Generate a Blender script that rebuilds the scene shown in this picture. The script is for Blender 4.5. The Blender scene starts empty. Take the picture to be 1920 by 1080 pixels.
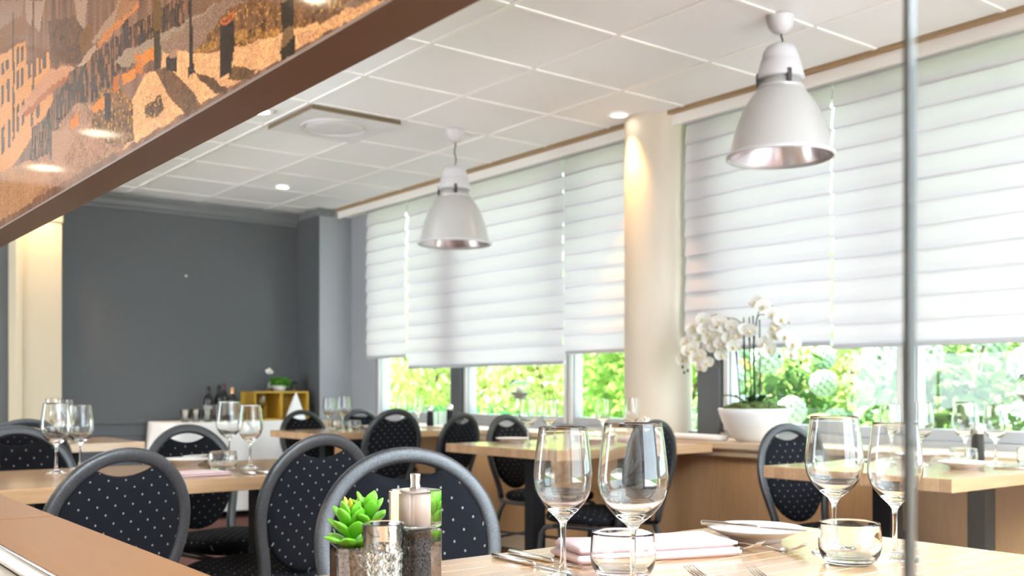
import bpy, math, random
import numpy as np
from mathutils import Vector, Matrix
PI = math.pi
scene = bpy.context.scene
COL = scene.collection
RNG = random.Random(7)

# ------------------------------------------------------------------ camera, world, sun, exposure
cam_data = bpy.data.cameras.new('camera')
cam = bpy.data.objects.new('camera', cam_data)
COL.objects.link(cam)
cam.location = (0, 0, 1.04)
cam.rotation_euler = (PI/2, 0, -0.6571)
cam_data.sensor_width = 36.0
cam_data.lens = 35.82
cam_data.shift_y = 0.0987
cam_data.clip_start = 0.02
cam_data.clip_end = 300
cam_data.dof.use_dof = True
cam_data.dof.focus_distance = 1.50
cam_data.dof.aperture_fstop = 7.0
scene.camera = cam

world = bpy.data.worlds.new('overcast_sky')
scene.world = world
world.use_nodes = True
bg = world.node_tree.nodes['Background']
bg.inputs[0].default_value = (0.75, 0.885, 1.0, 1)
bg.inputs[1].default_value = 5.0

sun_data = bpy.data.lights.new('sun', 'SUN')
sun_data.energy = 36.0
sun_data.angle = math.radians(1.0)
sun_data.color = (0.97, 0.98, 1.0)
sun = bpy.data.objects.new('sun', sun_data)
sun.rotation_euler = Vector((.07, -.56, -.83)).to_track_quat('-Z', 'Y').to_euler()   # along the facade, onto paving and hedge
sun.location = (0, 0, 20)
COL.objects.link(sun)

scene.view_settings.view_transform = 'Standard'
scene.view_settings.look = 'None'
scene.view_settings.exposure = 0.97
scene.view_settings.gamma = 1.0
scene.view_settings.use_curve_mapping = False
cy = scene.cycles
cy.use_denoising = True
cy.max_bounces = 14
cy.diffuse_bounces = 6
cy.glossy_bounces = 5
cy.transmission_bounces = 14
cy.transparent_max_bounces = 16
cy.caustics_reflective = False
cy.caustics_refractive = True
cy.blur_glossy = 0.6
cy.sample_clamp_indirect = 6.0

# ------------------------------------------------------------------ helpers
def mat(name, color=(.8, .8, .8), rough=.5, metal=0.0, spec=.5, **kw):
    m = bpy.data.materials.new(name)
    m.use_nodes = True
    b = m.node_tree.nodes['Principled BSDF']
    b.inputs['Base Color'].default_value = (*color, 1)
    b.inputs['Roughness'].default_value = rough
    b.inputs['Metallic'].default_value = metal
    b.inputs['Specular IOR Level'].default_value = spec
    for k, v in kw.items():
        b.inputs[k.replace('_', ' ')].default_value = v
    return m

def nd(m, kind, **kw):
    n = m.node_tree.nodes.new(kind)
    for k, v in kw.items():
        setattr(n, k, v)
    return n

def lk(m, a, b):
    m.node_tree.links.new(a, b)

def bsdf(m):
    return m.node_tree.nodes['Principled BSDF']

def coords(m, scale=(1, 1, 1), rot=(0, 0, 0), out='Object'):
    tc = nd(m, 'ShaderNodeTexCoord'); mp = nd(m, 'ShaderNodeMapping')
    mp.inputs['Scale'].default_value = scale
    mp.inputs['Rotation'].default_value = rot
    lk(m, tc.outputs[out], mp.inputs['Vector'])
    return mp.outputs['Vector']

def ramp(m, fac, stops):
    r = nd(m, 'ShaderNodeValToRGB')
    e = r.color_ramp.elements
    while len(e) < len(stops):
        e.new(0.5)
    for i, (p, c) in enumerate(stops):
        e[i].position = p
        e[i].color = (*c, 1) if len(c) == 3 else c
    lk(m, fac, r.inputs['Fac'])
    return r.outputs['Color']

def noise(m, vec, scale, detail=3, rough=.55):
    n = nd(m, 'ShaderNodeTexNoise')
    n.inputs['Scale'].default_value = scale
    n.inputs['Detail'].default_value = detail
    n.inputs['Roughness'].default_value = rough
    if vec is not None:
        lk(m, vec, n.inputs['Vector'])
    return n.outputs['Fac']

def bump(m, height, strength=.2, dist=.002):
    b = nd(m, 'ShaderNodeBump')
    b.inputs['Strength'].default_value = strength
    b.inputs['Distance'].default_value = dist
    lk(m, height, b.inputs['Height'])
    lk(m, b.outputs['Normal'], bsdf(m).inputs['Normal'])

class MB:
    """collects vertices and faces for one mesh"""
    def __init__(s):
        s.v = []; s.f = []; s.sm = []
    def add(s, verts, faces, smooth=False):
        o = len(s.v)
        s.v += [tuple(p) for p in verts]
        s.f += [tuple(i + o for i in f) for f in faces]
        s.sm += [smooth] * len(faces)
        return s
    def box(s, x0, x1, y0, y1, z0, z1, bev=0.0):
        if bev <= 0:
            v = [(x, y, z) for z in (z0, z1) for y in (y0, y1) for x in (x0, x1)]
            f = [(0, 2, 3, 1), (4, 5, 7, 6), (0, 1, 5, 4), (2, 6, 7, 3), (0, 4, 6, 2), (1, 3, 7, 5)]
            return s.add(v, f)
        # bevelled box from rounded-rectangle rings
        b = min(bev, (x1-x0)/2.01, (y1-y0)/2.01, (z1-z0)/2.01)
        def ring(ins, z):
            a, c, d, e = x0+ins, x1-ins, y0+ins, y1-ins
            k = b*.7
            return [(a+k, d, z), (c-k, d, z), (c, d+k, z), (c, e-k, z), (c-k, e, z), (a+k, e, z), (a, e-k, z), (a, d+k, z)]
        rs = [ring(b*.7, z0), ring(0, z0+b*.7), ring(0, z1-b*.7), ring(b*.7, z1)]
        v = sum(rs, [])
        f = [tuple(reversed(range(8)))]
        for r in range(3):
            for i in range(8):
                j = (i+1) % 8
                f.append((r*8+i, r*8+j, r*8+8+j, r*8+8+i))
        f.append(tuple(range(24, 32)))
        return s.add(v, f)
    def lathe(s, prof, n=32, c=(0, 0, 0), smooth=True, squash=None, close=False):
        v = []; f = []
        m = len(prof)
        for (r, z) in prof:
            for i in range(n):
                a = 2*PI*i/n
                k = squash(a, z) if squash else 1
                v.append((c[0]+r*k*math.cos(a), c[1]+r*k*math.sin(a), c[2]+z))
        rng = range(m if close else m-1)
        for j in rng:
            j2 = (j+1) % m
            if prof[j][0] < 1e-7 and prof[j2][0] < 1e-7:
                continue
            for i in range(n):
                i2 = (i+1) % n
                if prof[j][0] < 1e-7:
                    f.append((j*n, j2*n+i2, j2*n+i))
                elif prof[j2][0] < 1e-7:
                    f.append((j*n+i, j*n+i2, j2*n))
                else:
                    f.append((j*n+i, j*n+i2, j2*n+i2, j2*n+i))
        return s.add(v, f, smooth)
    def tube(s, pts, r, n=8, closed=False, smooth=True, cap=True, up=None, sq=1.0):
        """sweep: r = radius, list of radii, or (a, b) half axes (a across the up vector, b along it)"""
        pts = [Vector(p) for p in pts]
        m = len(pts)
        v = []; f = []
        prevn = None
        for i, p in enumerate(pts):
            a = pts[(i-1) % m] if (closed or i > 0) else p
            b = pts[(i+1) % m] if (closed or i < m-1) else p
            t = (b-a).normalized()
            if up is not None:
                e2 = Vector(up) - t*Vector(up).dot(t)
            elif prevn is None:
                e2 = t.orthogonal()
            else:
                e2 = prevn - t*prevn.dot(t)
            e2.normalize(); prevn = e2
            e1 = t.cross(e2)
            if isinstance(r, list): ra = rb = r[i]
            elif isinstance(r, tuple): ra, rb = r
            else: ra = rb = r
            for k in range(n):
                ang = 2*PI*k/n
                ca, sa = math.cos(ang), math.sin(ang)
                ca = math.copysign(abs(ca)**sq, ca); sa = math.copysign(abs(sa)**sq, sa)
                v.append(p + e1*(ra*ca) + e2*(rb*sa))
        for i in range(m if closed else m-1):
            j = (i+1) % m
            for k in range(n):
                k2 = (k+1) % n
                f.append((i*n+k, i*n+k2, j*n+k2, j*n+k))
        if cap and not closed:
            f.append(tuple(reversed(range(n))))
            f.append(tuple((m-1)*n+k for k in range(n)))
        return s.add(v, f, smooth)
    def ball(s, c, r, nu=10, nv=7, sq=(1, 1, 1)):
        prof = [(r*math.sin(PI*j/nv), -r*math.cos(PI*j/nv)) for j in range(nv+1)]
        prof[0] = (0, -r); prof[-1] = (0, r)
        o = MB().lathe(prof, nu)
        return s.add([(c[0]+x*sq[0], c[1]+y*sq[1], c[2]+z*sq[2]) for x, y, z in o.v], o.f, True)
    def xf(s, M):
        s.v = [tuple(M @ Vector(p)) for p in s.v]
        return s
    def mesh(s, name, m):
        me = bpy.data.meshes.new(name)
        me.from_pydata(s.v, [], s.f)
        if any(s.sm):
            me.polygons.foreach_set('use_smooth', s.sm)
        me.materials.append(m)
        me.update()
        return me
    def build(s, name, m, parent=None, loc=None):
        o = bpy.data.objects.new(name, s.mesh(name, m))
        COL.objects.link(o)
        if parent is not None: o.parent = parent
        if loc is not None: o.location = loc
        return o

def B(*a, bev=0.0):
    return MB().box(*a, bev=bev)

def obj(name, mesh, parent=None, loc=(0, 0, 0), rot=(0, 0, 0), scale=(1, 1, 1)):
    o = bpy.data.objects.new(name, mesh)
    COL.objects.link(o)
    if parent is not None: o.parent = parent
    o.location = loc; o.rotation_euler = rot; o.scale = scale
    return o

def tag(o, label=None, cat=None, group=None, kind=None):
    if label: o['label'] = label
    if cat: o['category'] = cat
    if group: o['group'] = group
    if kind: o['kind'] = kind
    return o

def empty(name, loc=(0, 0, 0), rz=0.0):
    o = bpy.data.objects.new(name, None)
    COL.objects.link(o)
    o.empty_display_size = .1
    o.location = loc; o.rotation_euler = (0, 0, rz)
    return o

def thing(name, label, cat, loc=(0, 0, 0), rz=0.0, group=None):
    return tag(empty(name, loc, rz), label, cat, group)

def setting(name, mb=None, m=None, loc=(0, 0, 0)):
    o = mb.build(name, m) if mb is not None else empty(name, loc)
    o['kind'] = 'structure'
    return o

def clone(src, loc, rz=0.0, label=None, sc=(1, 1, 1), group=None):
    """a copy of a thing with copies of its parts and sub-parts"""
    r = src.copy(); COL.objects.link(r)
    r.location = loc; r.rotation_euler = (0, 0, rz); r.scale = sc
    if label: r['label'] = label
    if group: r['group'] = group
    for ch in list(src.children):
        c = ch.copy(); COL.objects.link(c); c.parent = r
        for g in list(ch.children):
            d = g.copy(); COL.objects.link(d); d.parent = c
    return r

def rotz(a):
    return Matrix.Rotation(a, 4, 'Z')

# ------------------------------------------------------------------ materials
def wood(name, c1, c2, c3, rough=.3, rot=(0, 0, 0), stave=True, spec=.5, coat=0.0):
    m = mat(name, c2, rough, spec=spec)
    v = coords(m, rot=rot)
    st = nd(m, 'ShaderNodeMapping'); st.inputs['Scale'].default_value = (2.2, 26, 26)
    lk(m, v, st.inputs['Vector'])
    g = noise(m, st.outputs['Vector'], 2.5, 5, .6)
    col = ramp(m, g, [(.25, c1), (.5, c2), (.78, c3)])
    if stave:                                         # every stave its own tint
        oi = nd(m, 'ShaderNodeObjectInfo')
        tint = ramp(m, oi.outputs['Random'], [(0, (.84, .82, .80)), (.5, (1, 1, 1)), (1, (1.08, 1.10, 1.12))])
        mx = nd(m, 'ShaderNodeMixRGB', blend_type='MULTIPLY'); mx.inputs[0].default_value = 1
        lk(m, col, mx.inputs[1]); lk(m, tint, mx.inputs[2])
        col = mx.outputs[0]
        of = nd(m, 'ShaderNodeVectorMath', operation='SCALE'); of.inputs[0].default_value = (9, 5, 7)
        lk(m, oi.outputs['Random'], of.inputs['Scale'])
        lk(m, of.outputs[0], st.inputs['Location'])
    lk(m, col, bsdf(m).inputs['Base Color'])
    bump(m, g, .05, .001)
    bsdf(m).inputs['Coat Weight'].default_value = coat
    bsdf(m).inputs['Coat Roughness'].default_value = .14
    return m

M = {}
M['oak'] = wood('oak_table_top', (.42, .245, .125), (.48, .295, .16), (.54, .35, .195), rough=.24, coat=.8)
M['oak_pale'] = wood('pale_oak_sill', (.46, .33, .20), (.54, .40, .26), (.60, .46, .31), rough=.35, rot=(0, 0, PI/2), stave=False)
M['laminate'] = wood('beech_laminate_counter', (.165, .067, .014), (.176, .072, .016), (.19, .079, .019), spec=.25, rough=.42, rot=(0, 0, PI/2), stave=False)
M['panel_wood'] = wood('brown_sill_panel', (.44, .24, .105), (.49, .275, .12), (.53, .30, .135), rough=.5, rot=(0, PI/2, 0), stave=False)
M['strip_wood'] = wood('wood_ceiling_strip', (.27, .17, .08), (.33, .22, .11), (.38, .26, .13), rough=.5, rot=(0, 0, PI/2), stave=False)
M['mustard'] = wood('mustard_crate_wood', (.42, .24, .02), (.52, .31, .03), (.58, .36, .05), rough=.55, stave=False)
M['brown_frame'] = mat('brown_frame', (.115, .060, .042), .38)
M['white_paint'] = mat('white_paint', (.80, .79, .76), .6)
M['cream_paint'] = mat('cream_paint', (.56, .49, .36), .55)
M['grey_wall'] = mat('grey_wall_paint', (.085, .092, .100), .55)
M['column_paint'] = mat('pale_column_paint', (.58, .525, .43), .6)
M['grey_trim'] = mat('grey_trim_paint', (.15, .16, .17), .45)
M['grey_light'] = mat('light_grey_wall_paint', (.30, .315, .345), .6)
M['black_metal'] = mat('black_metal', (.010, .010, .011), .5, spec=.2)
M['alu'] = mat('grey_aluminium_frame', (.40, .415, .44), .4)
M['bead'] = mat('pale_glazing_bead', (.62, .62, .62), .5)
M['dark_post'] = mat('dark_grey_post', (.075, .08, .085), .5)
M['steel'] = mat('polished_steel', (.72, .70, .67), .16, metal=1.0)
M['white_ceramic'] = mat('white_ceramic', (.70, .69, .68), .25)
M['pot_white'] = mat('matt_white_pot', (.72, .72, .71), .55)
M['candle'] = mat('white_wax', (.82, .80, .74), .5)
M['black_glass'] = mat('black_bottle_glass', (.008, .008, .010), .12)
M['label_paper'] = mat('bottle_label_paper', (.30, .30, .29), .7)
M['foil_red'] = mat('dark_red_foil', (.07, .015, .02), .35)
M['sand'] = mat('grey_sand', (.34, .33, .33), .9)
M['copper'] = mat('copper_foil', (.75, .42, .22), .3, metal=1.0)

def speckled(name, c, amt, scale, rough=.9, bstr=.3):
    m = mat(name, c, rough)
    v = coords(m)
    g = noise(m, v, scale, 4, .7)
    lk(m, ramp(m, g, [(.3, tuple(x*(1-amt) for x in c)), (.7, tuple(min(1, x*(1+amt)) for x in c))]), bsdf(m).inputs['Base Color'])
    bump(m, g, bstr, .002)
    return m
M['tile'] = speckled('mineral_ceiling_tile', (.84, .86, .875), .02, 260, .9, .15)
M['grid'] = mat('white_ceiling_grid', (.88, .88, .87), .40)
M['vent_gap_shade'] = mat('brown_gap_shade', (.13, .095, .05), .7)  # dark brown stands in for the shadow gap at the vent
M['vent'] = mat('grey_vent_metal', (.74, .75, .765), .45)
M['plaster'] = speckled('white_plaster', (.78, .76, .72), .03, 40, .9, .1)
M['floor'] = speckled('red_brown_carpet', (.085, .028, .018), .4, 300, .95, .4)
M['tile_floor'] = speckled('grey_kitchen_floor', (.45, .43, .40), .1, 30, .6, .1)
M['lawn'] = speckled('lawn', (.10, .22, .05), .5, 25, .95, .5)
M['paving'] = speckled('pale_paving', (.62, .60, .56), .08, 6, .85, .1)
M['gravel'] = speckled('brown_gravel', (.30, .165, .075), .75, 240, .95, .6)
M['moss'] = speckled('green_moss', (.07, .10, .02), .6, 90, .95, .8)
M['napkin'] = speckled('pale_pink_linen', (.60, .455, .46), .03, 500, .9, .2)
M['cloth'] = speckled('white_tablecloth', (.80, .80, .80), .02, 300, .9, .1)
M['white_napkin'] = mat('white_folded_napkin', (.82, .82, .82), .8)

def fabric():
    m = mat('navy_dotted_fabric', (.010, .011, .016), .9, spec=.10)
    tc = nd(m, 'ShaderNodeTexCoord'); sp = nd(m, 'ShaderNodeSeparateXYZ')
    lk(m, tc.outputs['Object'], sp.inputs[0])
    ad = nd(m, 'ShaderNodeMath', operation='ADD'); lk(m, sp.outputs[1], ad.inputs[0]); lk(m, sp.outputs[2], ad.inputs[1])
    cb = nd(m, 'ShaderNodeCombineXYZ'); lk(m, sp.outputs[0], cb.inputs[0]); lk(m, ad.outputs[0], cb.inputs[1])
    sc = nd(m, 'ShaderNodeVectorMath', operation='MULTIPLY'); sc.inputs[1].default_value = (1/.050, 1/.038, 0)
    lk(m, cb.outputs[0], sc.inputs[0])
    hits = []
    for off in (0.0, 0.5):
        a = nd(m, 'ShaderNodeVectorMath', operation='ADD'); a.inputs[1].default_value = (off, off, 0)
        lk(m, sc.outputs[0], a.inputs[0])
        fr = nd(m, 'ShaderNodeVectorMath', operation='FRACTION'); lk(m, a.outputs[0], fr.inputs[0])
        sb = nd(m, 'ShaderNodeVectorMath', operation='SUBTRACT'); sb.inputs[1].default_value = (.5, .5, 0)
        lk(m, fr.outputs[0], sb.inputs[0])
        ml = nd(m, 'ShaderNodeVectorMath', operation='MULTIPLY'); ml.inputs[1].default_value = (.050, .038, 0)
        lk(m, sb.outputs[0], ml.inputs[0])
        ln = nd(m, 'ShaderNodeVectorMath', operation='LENGTH'); lk(m, ml.outputs[0], ln.inputs[0])
        lt = nd(m, 'ShaderNodeMath', operation='LESS_THAN'); lt.inputs[1].default_value = .0023
        lk(m, ln.outputs['Value'], lt.inputs[0])
        hits.append(lt)
    mx = nd(m, 'ShaderNodeMath', operation='MAXIMUM'); lk(m, hits[0].outputs[0], mx.inputs[0]); lk(m, hits[1].outputs[0], mx.inputs[1])
    lk(m, ramp(m, mx.outputs[0], [(0, (.0050, .0052, .0070)), (1, (.20, .20, .195))]), bsdf(m).inputs['Base Color'])
    g = noise(m, coords(m), 900, 2)
    bump(m, g, .25, .0006)
    return m
M['fabric'] = fabric()
def hammered():
    m = mat('hammered_grey_frame', (.06, .06, .063), .42, metal=.35)
    g = noise(m, coords(m), 420, 2)
    lk(m, ramp(m, g, [(.35, (.020, .020, .021)), (.7, (.060, .060, .062))]), bsdf(m).inputs['Base Color'])
    bump(m, g, .35, .0008)
    return m
M['frame'] = hammered()

def glass(name, col=(1, 1, 1), ior=1.47, rough=0.0):
    m = bpy.data.materials.new(name); m.use_nodes = True
    nt = m.node_tree; nt.nodes.remove(bsdf(m))
    g = nd(m, 'ShaderNodeBsdfGlass'); g.inputs['IOR'].default_value = ior
    g.inputs['Color'].default_value = (*col, 1); g.inputs['Roughness'].default_value = rough
    lk(m, g.outputs[0], nt.nodes['Material Output'].inputs['Surface'])
    return m
M['glass'] = glass('clear_drinking_glass', (.985, .99, .985))
M['acrylic'] = glass('clear_acrylic', (.99, .99, .99), 1.49)

def pane(name, tint=(.97, .985, .975), refl=.9):
    """thin clear glass: see-through plus a mirror share that grows towards grazing (Schlick)"""
    m = bpy.data.materials.new(name); m.use_nodes = True
    nt = m.node_tree; nt.nodes.remove(bsdf(m))
    t = nd(m, 'ShaderNodeBsdfTransparent'); t.inputs[0].default_value = (*tint, 1)
    g = nd(m, 'ShaderNodeBsdfGlossy'); g.inputs['Roughness'].default_value = 0.0
    g.inputs[0].default_value = (refl, refl, refl, 1)
    ge = nd(m, 'ShaderNodeNewGeometry')
    dp = nd(m, 'ShaderNodeVectorMath', operation='DOT_PRODUCT'); lk(m, ge.outputs['Normal'], dp.inputs[0]); lk(m, ge.outputs['Incoming'], dp.inputs[1])
    ab = nd(m, 'ShaderNodeMath', operation='ABSOLUTE'); lk(m, dp.outputs['Value'], ab.inputs[0])
    om = nd(m, 'ShaderNodeMath', operation='SUBTRACT'); om.inputs[0].default_value = 1; lk(m, ab.outputs[0], om.inputs[1])
    pw = nd(m, 'ShaderNodeMath', operation='POWER'); lk(m, om.outputs[0], pw.inputs[0]); pw.inputs[1].default_value = 5
    ma = nd(m, 'ShaderNodeMath', operation='MULTIPLY_ADD'); lk(m, pw.outputs[0], ma.inputs[0]); ma.inputs[1].default_value = .96; ma.inputs[2].default_value = .04
    mx = nd(m, 'ShaderNodeMixShader')
    lk(m, ma.outputs[0], mx.inputs[0]); lk(m, t.outputs[0], mx.inputs[1]); lk(m, g.outputs[0], mx.inputs[2])
    lk(m, mx.outputs[0], nt.nodes['Material Output'].inputs['Surface'])
    return m
M['pane'] = pane('window_pane_glass')
M['partition'] = pane('partition_pane_glass', (.975, .98, .975), .9)
M['pane_edge'] = mat('polished_glass_edge', (.07, .07, .069), .5, spec=.3)

def translucent(name, col, trans, t=.5, rough=.8):
    m = bpy.data.materials.new(name); m.use_nodes = True
    nt = m.node_tree; nt.nodes.remove(bsdf(m))
    d = nd(m, 'ShaderNodeBsdfDiffuse'); d.inputs[0].default_value = (*col, 1)
    tr = nd(m, 'ShaderNodeBsdfTranslucent'); tr.inputs[0].default_value = (*trans, 1)
    mx = nd(m, 'ShaderNodeMixShader'); mx.inputs[0].default_value = t
    lk(m, d.outputs[0], mx.inputs[1]); lk(m, tr.outputs[0], mx.inputs[2])
    lk(m, mx.outputs[0], nt.nodes['Material Output'].inputs['Surface'])
    m['mixer'] = 1
    return m
M['blind'] = translucent('white_blind_fabric', (.52, .50, .52), (.97, .885, .94), .16)
M['petal'] = translucent('white_orchid_petal', (.82, .81, .78), (.75, .75, .70), .25)
M['lip'] = mat('yellow_orchid_lip', (.60, .52, .30), .6)
M['leaf_hedge'] = translucent('yellow_green_leaf', (.30, .37, .13), (.50, .55, .20), .5)
M['leaf_dark'] = translucent('mid_green_leaf', (.15, .26, .06), (.34, .48, .10), .45)
M['leaf_box'] = translucent('box_hedge_leaf', (.03, .12, .05), (.05, .16, .05), .3)
M['leaf_hyd'] = translucent('hydrangea_leaf', (.075, .16, .05), (.19, .31, .08), .4)
M['hyd_flower'] = speckled('pale_green_hydrangea', (.36, .50, .36), .35, 60, .9, .8)
M['succulent'] = mat('succulent_green', (.13, .42, .02), .38, Subsurface_Weight=.15, Subsurface_Radius=(.01, .02, .005))
M['succulent_tip'] = mat('succulent_yellow', (.42, .36, .03), .4)
M['orchid_leaf'] = mat('dark_orchid_leaf', (.03, .07, .02), .35)
M['stem_green'] = mat('orchid_stem', (.045, .07, .025), .5)
M['herb'] = translucent('herb_leaf', (.10, .30, .05), (.18, .40, .05), .35)
M['bark'] = mat('bark', (.12, .08, .05), .9)
M['stake'] = mat('orange_wood_stake', (.55, .26, .10), .7)

def lamp_metal():
    m = mat('satin_white_lamp_metal', (.53, .53, .52), .28, metal=.3)
    return m
M['lamp_shade'] = lamp_metal()
M['lamp_gear'] = mat('light_grey_lamp_housing', (.58, .58, .60), .42)
M['lamp_inner'] = mat('lamp_reflector', (.72, .66, .70), .22, metal=.85)
M['cord'] = mat('black_cord', (.02, .02, .02), .5)
def emit(name, col, s):
    m = bpy.data.materials.new(name); m.use_nodes = True
    nt = m.node_tree; nt.nodes.remove(bsdf(m))
    e = nd(m, 'ShaderNodeEmission'); e.inputs[0].default_value = (*col, 1); e.inputs[1].default_value = s
    lk(m, e.outputs[0], nt.nodes['Material Output'].inputs['Surface'])
    return m
M['lit'] = emit('lit_lamp_disc', (1, .86, .66), 9.0)

# ------------------------------------------------------------------ the room
ZC = 2.616
XL, XW, YB, YF = -2.851, 4.28, -2.684, 8.47
GX = [2.549 + .6*k for k in range(-9, 3)]            # ceiling grid lines across the room
GY = [3.316 + .6*k for k in range(-10, 9)]           # and along it

floor = setting('floor', B(XL-.1, 4.6, YB-.1, YF+.1, -.1, 0), M['floor'])
fk = B(XL, .30, YB, YF, 0, .006).build('kitchen_floor_covering', M['tile_floor'], floor)

ceiling = setting('ceiling', B(XL-.1, 4.6, YB-.1, YF+.2, ZC+.012, ZC+.2), M['plaster'])
xs = GX + [4.235]; ys = GY + [YF]
tile_mesh = {}
for i in range(len(xs)-1):
    for j in range(len(ys)-1):
        w, d = xs[i+1]-xs[i], ys[j+1]-ys[j]
        if abs(xs[i]-2.549) < .01 and abs(ys[j]-5.116) < .01:
            continue                                  # the vent sits here
        key = (round(w, 3), round(d, 3))
        if key not in tile_mesh:
            g = .010
            tile_mesh[key] = MB().box(g-w/2, w/2-g, g-d/2, d/2-g, .003, .012).mesh('ceiling_tile', M['tile'])
        obj('ceiling_tile', tile_mesh[key], ceiling, ((xs[i]+xs[i+1])/2, (ys[j]+ys[j+1])/2, ZC))
for x in GX:
    B(x-.012, x+.012, YB, YF, ZC-.002, ZC+.0125).build('grid_bar', M['grid'], ceiling)
for y in GY:
    b = MB()
    for i in range(len(xs)-1):
        b.box(xs[i]+.012, xs[i+1]-.012, y-.012, y+.012, ZC-.002, ZC+.0125)
    b.build('cross_bar', M['grid'], ceiling)
setting('trim_1', B(4.235, 4.285, .0-2.68, 8.04, ZC-.016, ZC+.012), M['strip_wood'])

wf = setting('wall_far', B(XL, 4.6, YF, YF+.15, 0, ZC+.1), M['grey_wall'])
for z0, z1, y in ((.755, .785, .022), (.66, .672, .012), (.52, .53, .012)):
    B(2.08, 4.05, YF-y, YF, z0, z1, bev=.004).build('rail', M['grey_wall'], wf)
B(3.06, 3.075, YF-.006, YF, 1.985, 2.0).build('screw', M['white_paint'], wf)
cr = MB()
pr = [(0, -.115), (.012, -.115), (.014, -.10), (.03, -.085), (.034, -.05), (.055, -.02), (.058, 0), (0, 0)]
v = []
for x in (2.04, 4.08):
    v += [(x, YF-a, ZC+b) for a, b in pr]
cr.add(v, [(i, i+1, i+9, i+8) for i in range(7)])
setting('trim_2', cr, M['grey_trim'])
pil = setting('wall_pilaster', B(4.09, 4.6, 8.04, YF, 0, ZC+.01), M['grey_light'])
B(4.084, 4.09, 8.045, YF, 0, ZC).build('side_shade_panel', M['grey_wall'], pil)  # shade on this side put into its colour, darker grey than the front
setting('trim_3', B(4.07, 4.235, 8.025, YF-.02, ZC-.07, ZC-.003, bev=.012), M['grey_trim'])
p = setting('wall_pillar_left', B(1.70, 2.015, 8.20, YF+.02, 0, ZC+.01), M['cream_paint'])
B(1.69, 2.028, 8.19, YF, 2.30, ZC, bev=.01).build('capital', M['cream_paint'], p)
B(1.695, 1.735, 8.185, 8.20, 0, 2.30).build('edge_strip', M['cream_paint'], p)

# window wall: parapet panel, sill, glazing
wr = setting('wall_window', B(4.08, 4.52, YB, 8.04, 0, .735), M['panel_wood'])
B(4.03, 4.52, YB, 8.04, .698, .735).build('fascia', M['oak_pale'], wr)
setting('baseboard_window', B(4.055, 4.085, YB, 8.04, .0, .10, bev=.006), M['oak_pale'])
setting('trim_4', B(4.0, 4.47, YB, 8.04, .735, .77, bev=.006), M['oak_pale'])
setting('wall_lintel', B(4.285, 4.60, YB, 8.04, ZC-.06, ZC+.1), M['white_paint'])
setting('trim_5', B(4.262, 4.288, YB, 8.04, ZC-.075, ZC-.0155), M['white_paint'])
setting('column', MB().lathe([(.197, 0), (.197, ZC+.01)], 64, (4.335, 4.215, 0)), M['column_paint'])

def window(n, y0, y1, z0=.80, z1=2.56):
    w = setting('window_%d' % n)
    t = .055
    for a, b in ((y0, y0+t), (y1-t, y1)):
        B(4.43, 4.50, a, b, z0, z1, bev=.004).build('stile', M['alu'], w)
        B(4.415, 4.432, a+.012, b-.012, z0+.01, z1).build('bead', M['bead'], w)
    B(4.43, 4.50, y0+t, y1-t, z0, z0+t, bev=.004).build('rail', M['alu'], w)
    B(4.43, 4.50, y0+t, y1-t, z1-t, z1, bev=.004).build('rail', M['alu'], w)
    B(4.462, 4.468, y0+t-.01, y1-t+.01, z0+t-.01, z1-t+.01).build('pane', M['pane'], w)
    return w
window(1, 6.46, 7.62)
window(2, 5.12, 6.33)
window(3, 4.22, 5.12)
window(4, 2.68, 3.80)
window(5, 1.25, 2.68)
window(6, -.20, 1.25)
window(7, -1.6, -.20)
for k, (y0, y1) in enumerate(((6.33, 6.46), (3.80, 3.96))):
    setting('trim_%d' % (6+k), B(4.39, 4.52, y0, y1, .77, 2.58), M['dark_post'])
setting('wall_window_end', B(4.40, 4.55, 7.62, 8.04, .77, 2.6), M['grey_light'])
setting('trim_8', B(4.40, 4.52, YB, 8.04, .77, .80), M['alu'])

setting('wall_window_near', B(4.40, 4.55, YB, -1.6, .77, 2.6), M['grey_light'])

# the side of the room behind the camera: white walls, never in view; their tall openings are added to light it
wb = setting('wall_back')
for a, b, z0, z1 in ((XL, 4.55, 0, .12), (XL, 4.55, 2.5, ZC+.1), (XL, 0.6, .12, 2.5), (4.2, 4.55, .12, 2.5)):
    B(a, b, YB-.12, YB, z0, z1).build('wall_section', M['white_paint'], wb)
wl = setting('wall_left')
for a, b, z0, z1 in ((YB, YF, 0, .12), (YB, YF, 2.5, ZC+.1), (YB, 5.6, .12, 2.5), (7.9, YF, .12, 2.5)):
    B(XL-.12, XL, a, b, z0, z1).build('wall_section', M['white_paint'], wl)

# the bar wall with its serving hatch: counter below, picture bulkhead above
setting('wall_bar', B(.335, .46, -1.2, 5.2, 0, .775), M['white_paint'])
ct = thing('bar_counter', 'long beech coloured counter top with rounded metal edge below the street picture', 'counter', (0, 0, 0))
B(.322, .476, -1.2, 1.968, .775, .81, bev=.004).build('counter_top', M['laminate'], ct)
B(.322, .476, 1.970, 5.2, .775, .81, bev=.004).build('counter_top', M['laminate'], ct)
MB().tube([(.319, -1.2, .7985), (.319, 5.2, .7985)], .0115, 14).build('edge_rail', M['steel'], ct)
B(.300, .3345, -1.2, 5.2, .70, .785).build('apron', M['lamp_gear'], ct)
hb = MB()
hb.tube([(.352, 2.205, .812), (.352, 2.145, .812)], (.012, .0022), 12, up=(0, 0, 1))
hk = tag(hb.build('counter_hinge', M['steel']), 'small steel hinge plate set in the counter joint', 'hinge')
setting('wall_bulkhead', B(.432, .478, YB, 5.2, 1.3560, ZC+.01), M['brown_frame'])  # carried on unseen to the back wall to block torch light

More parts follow.
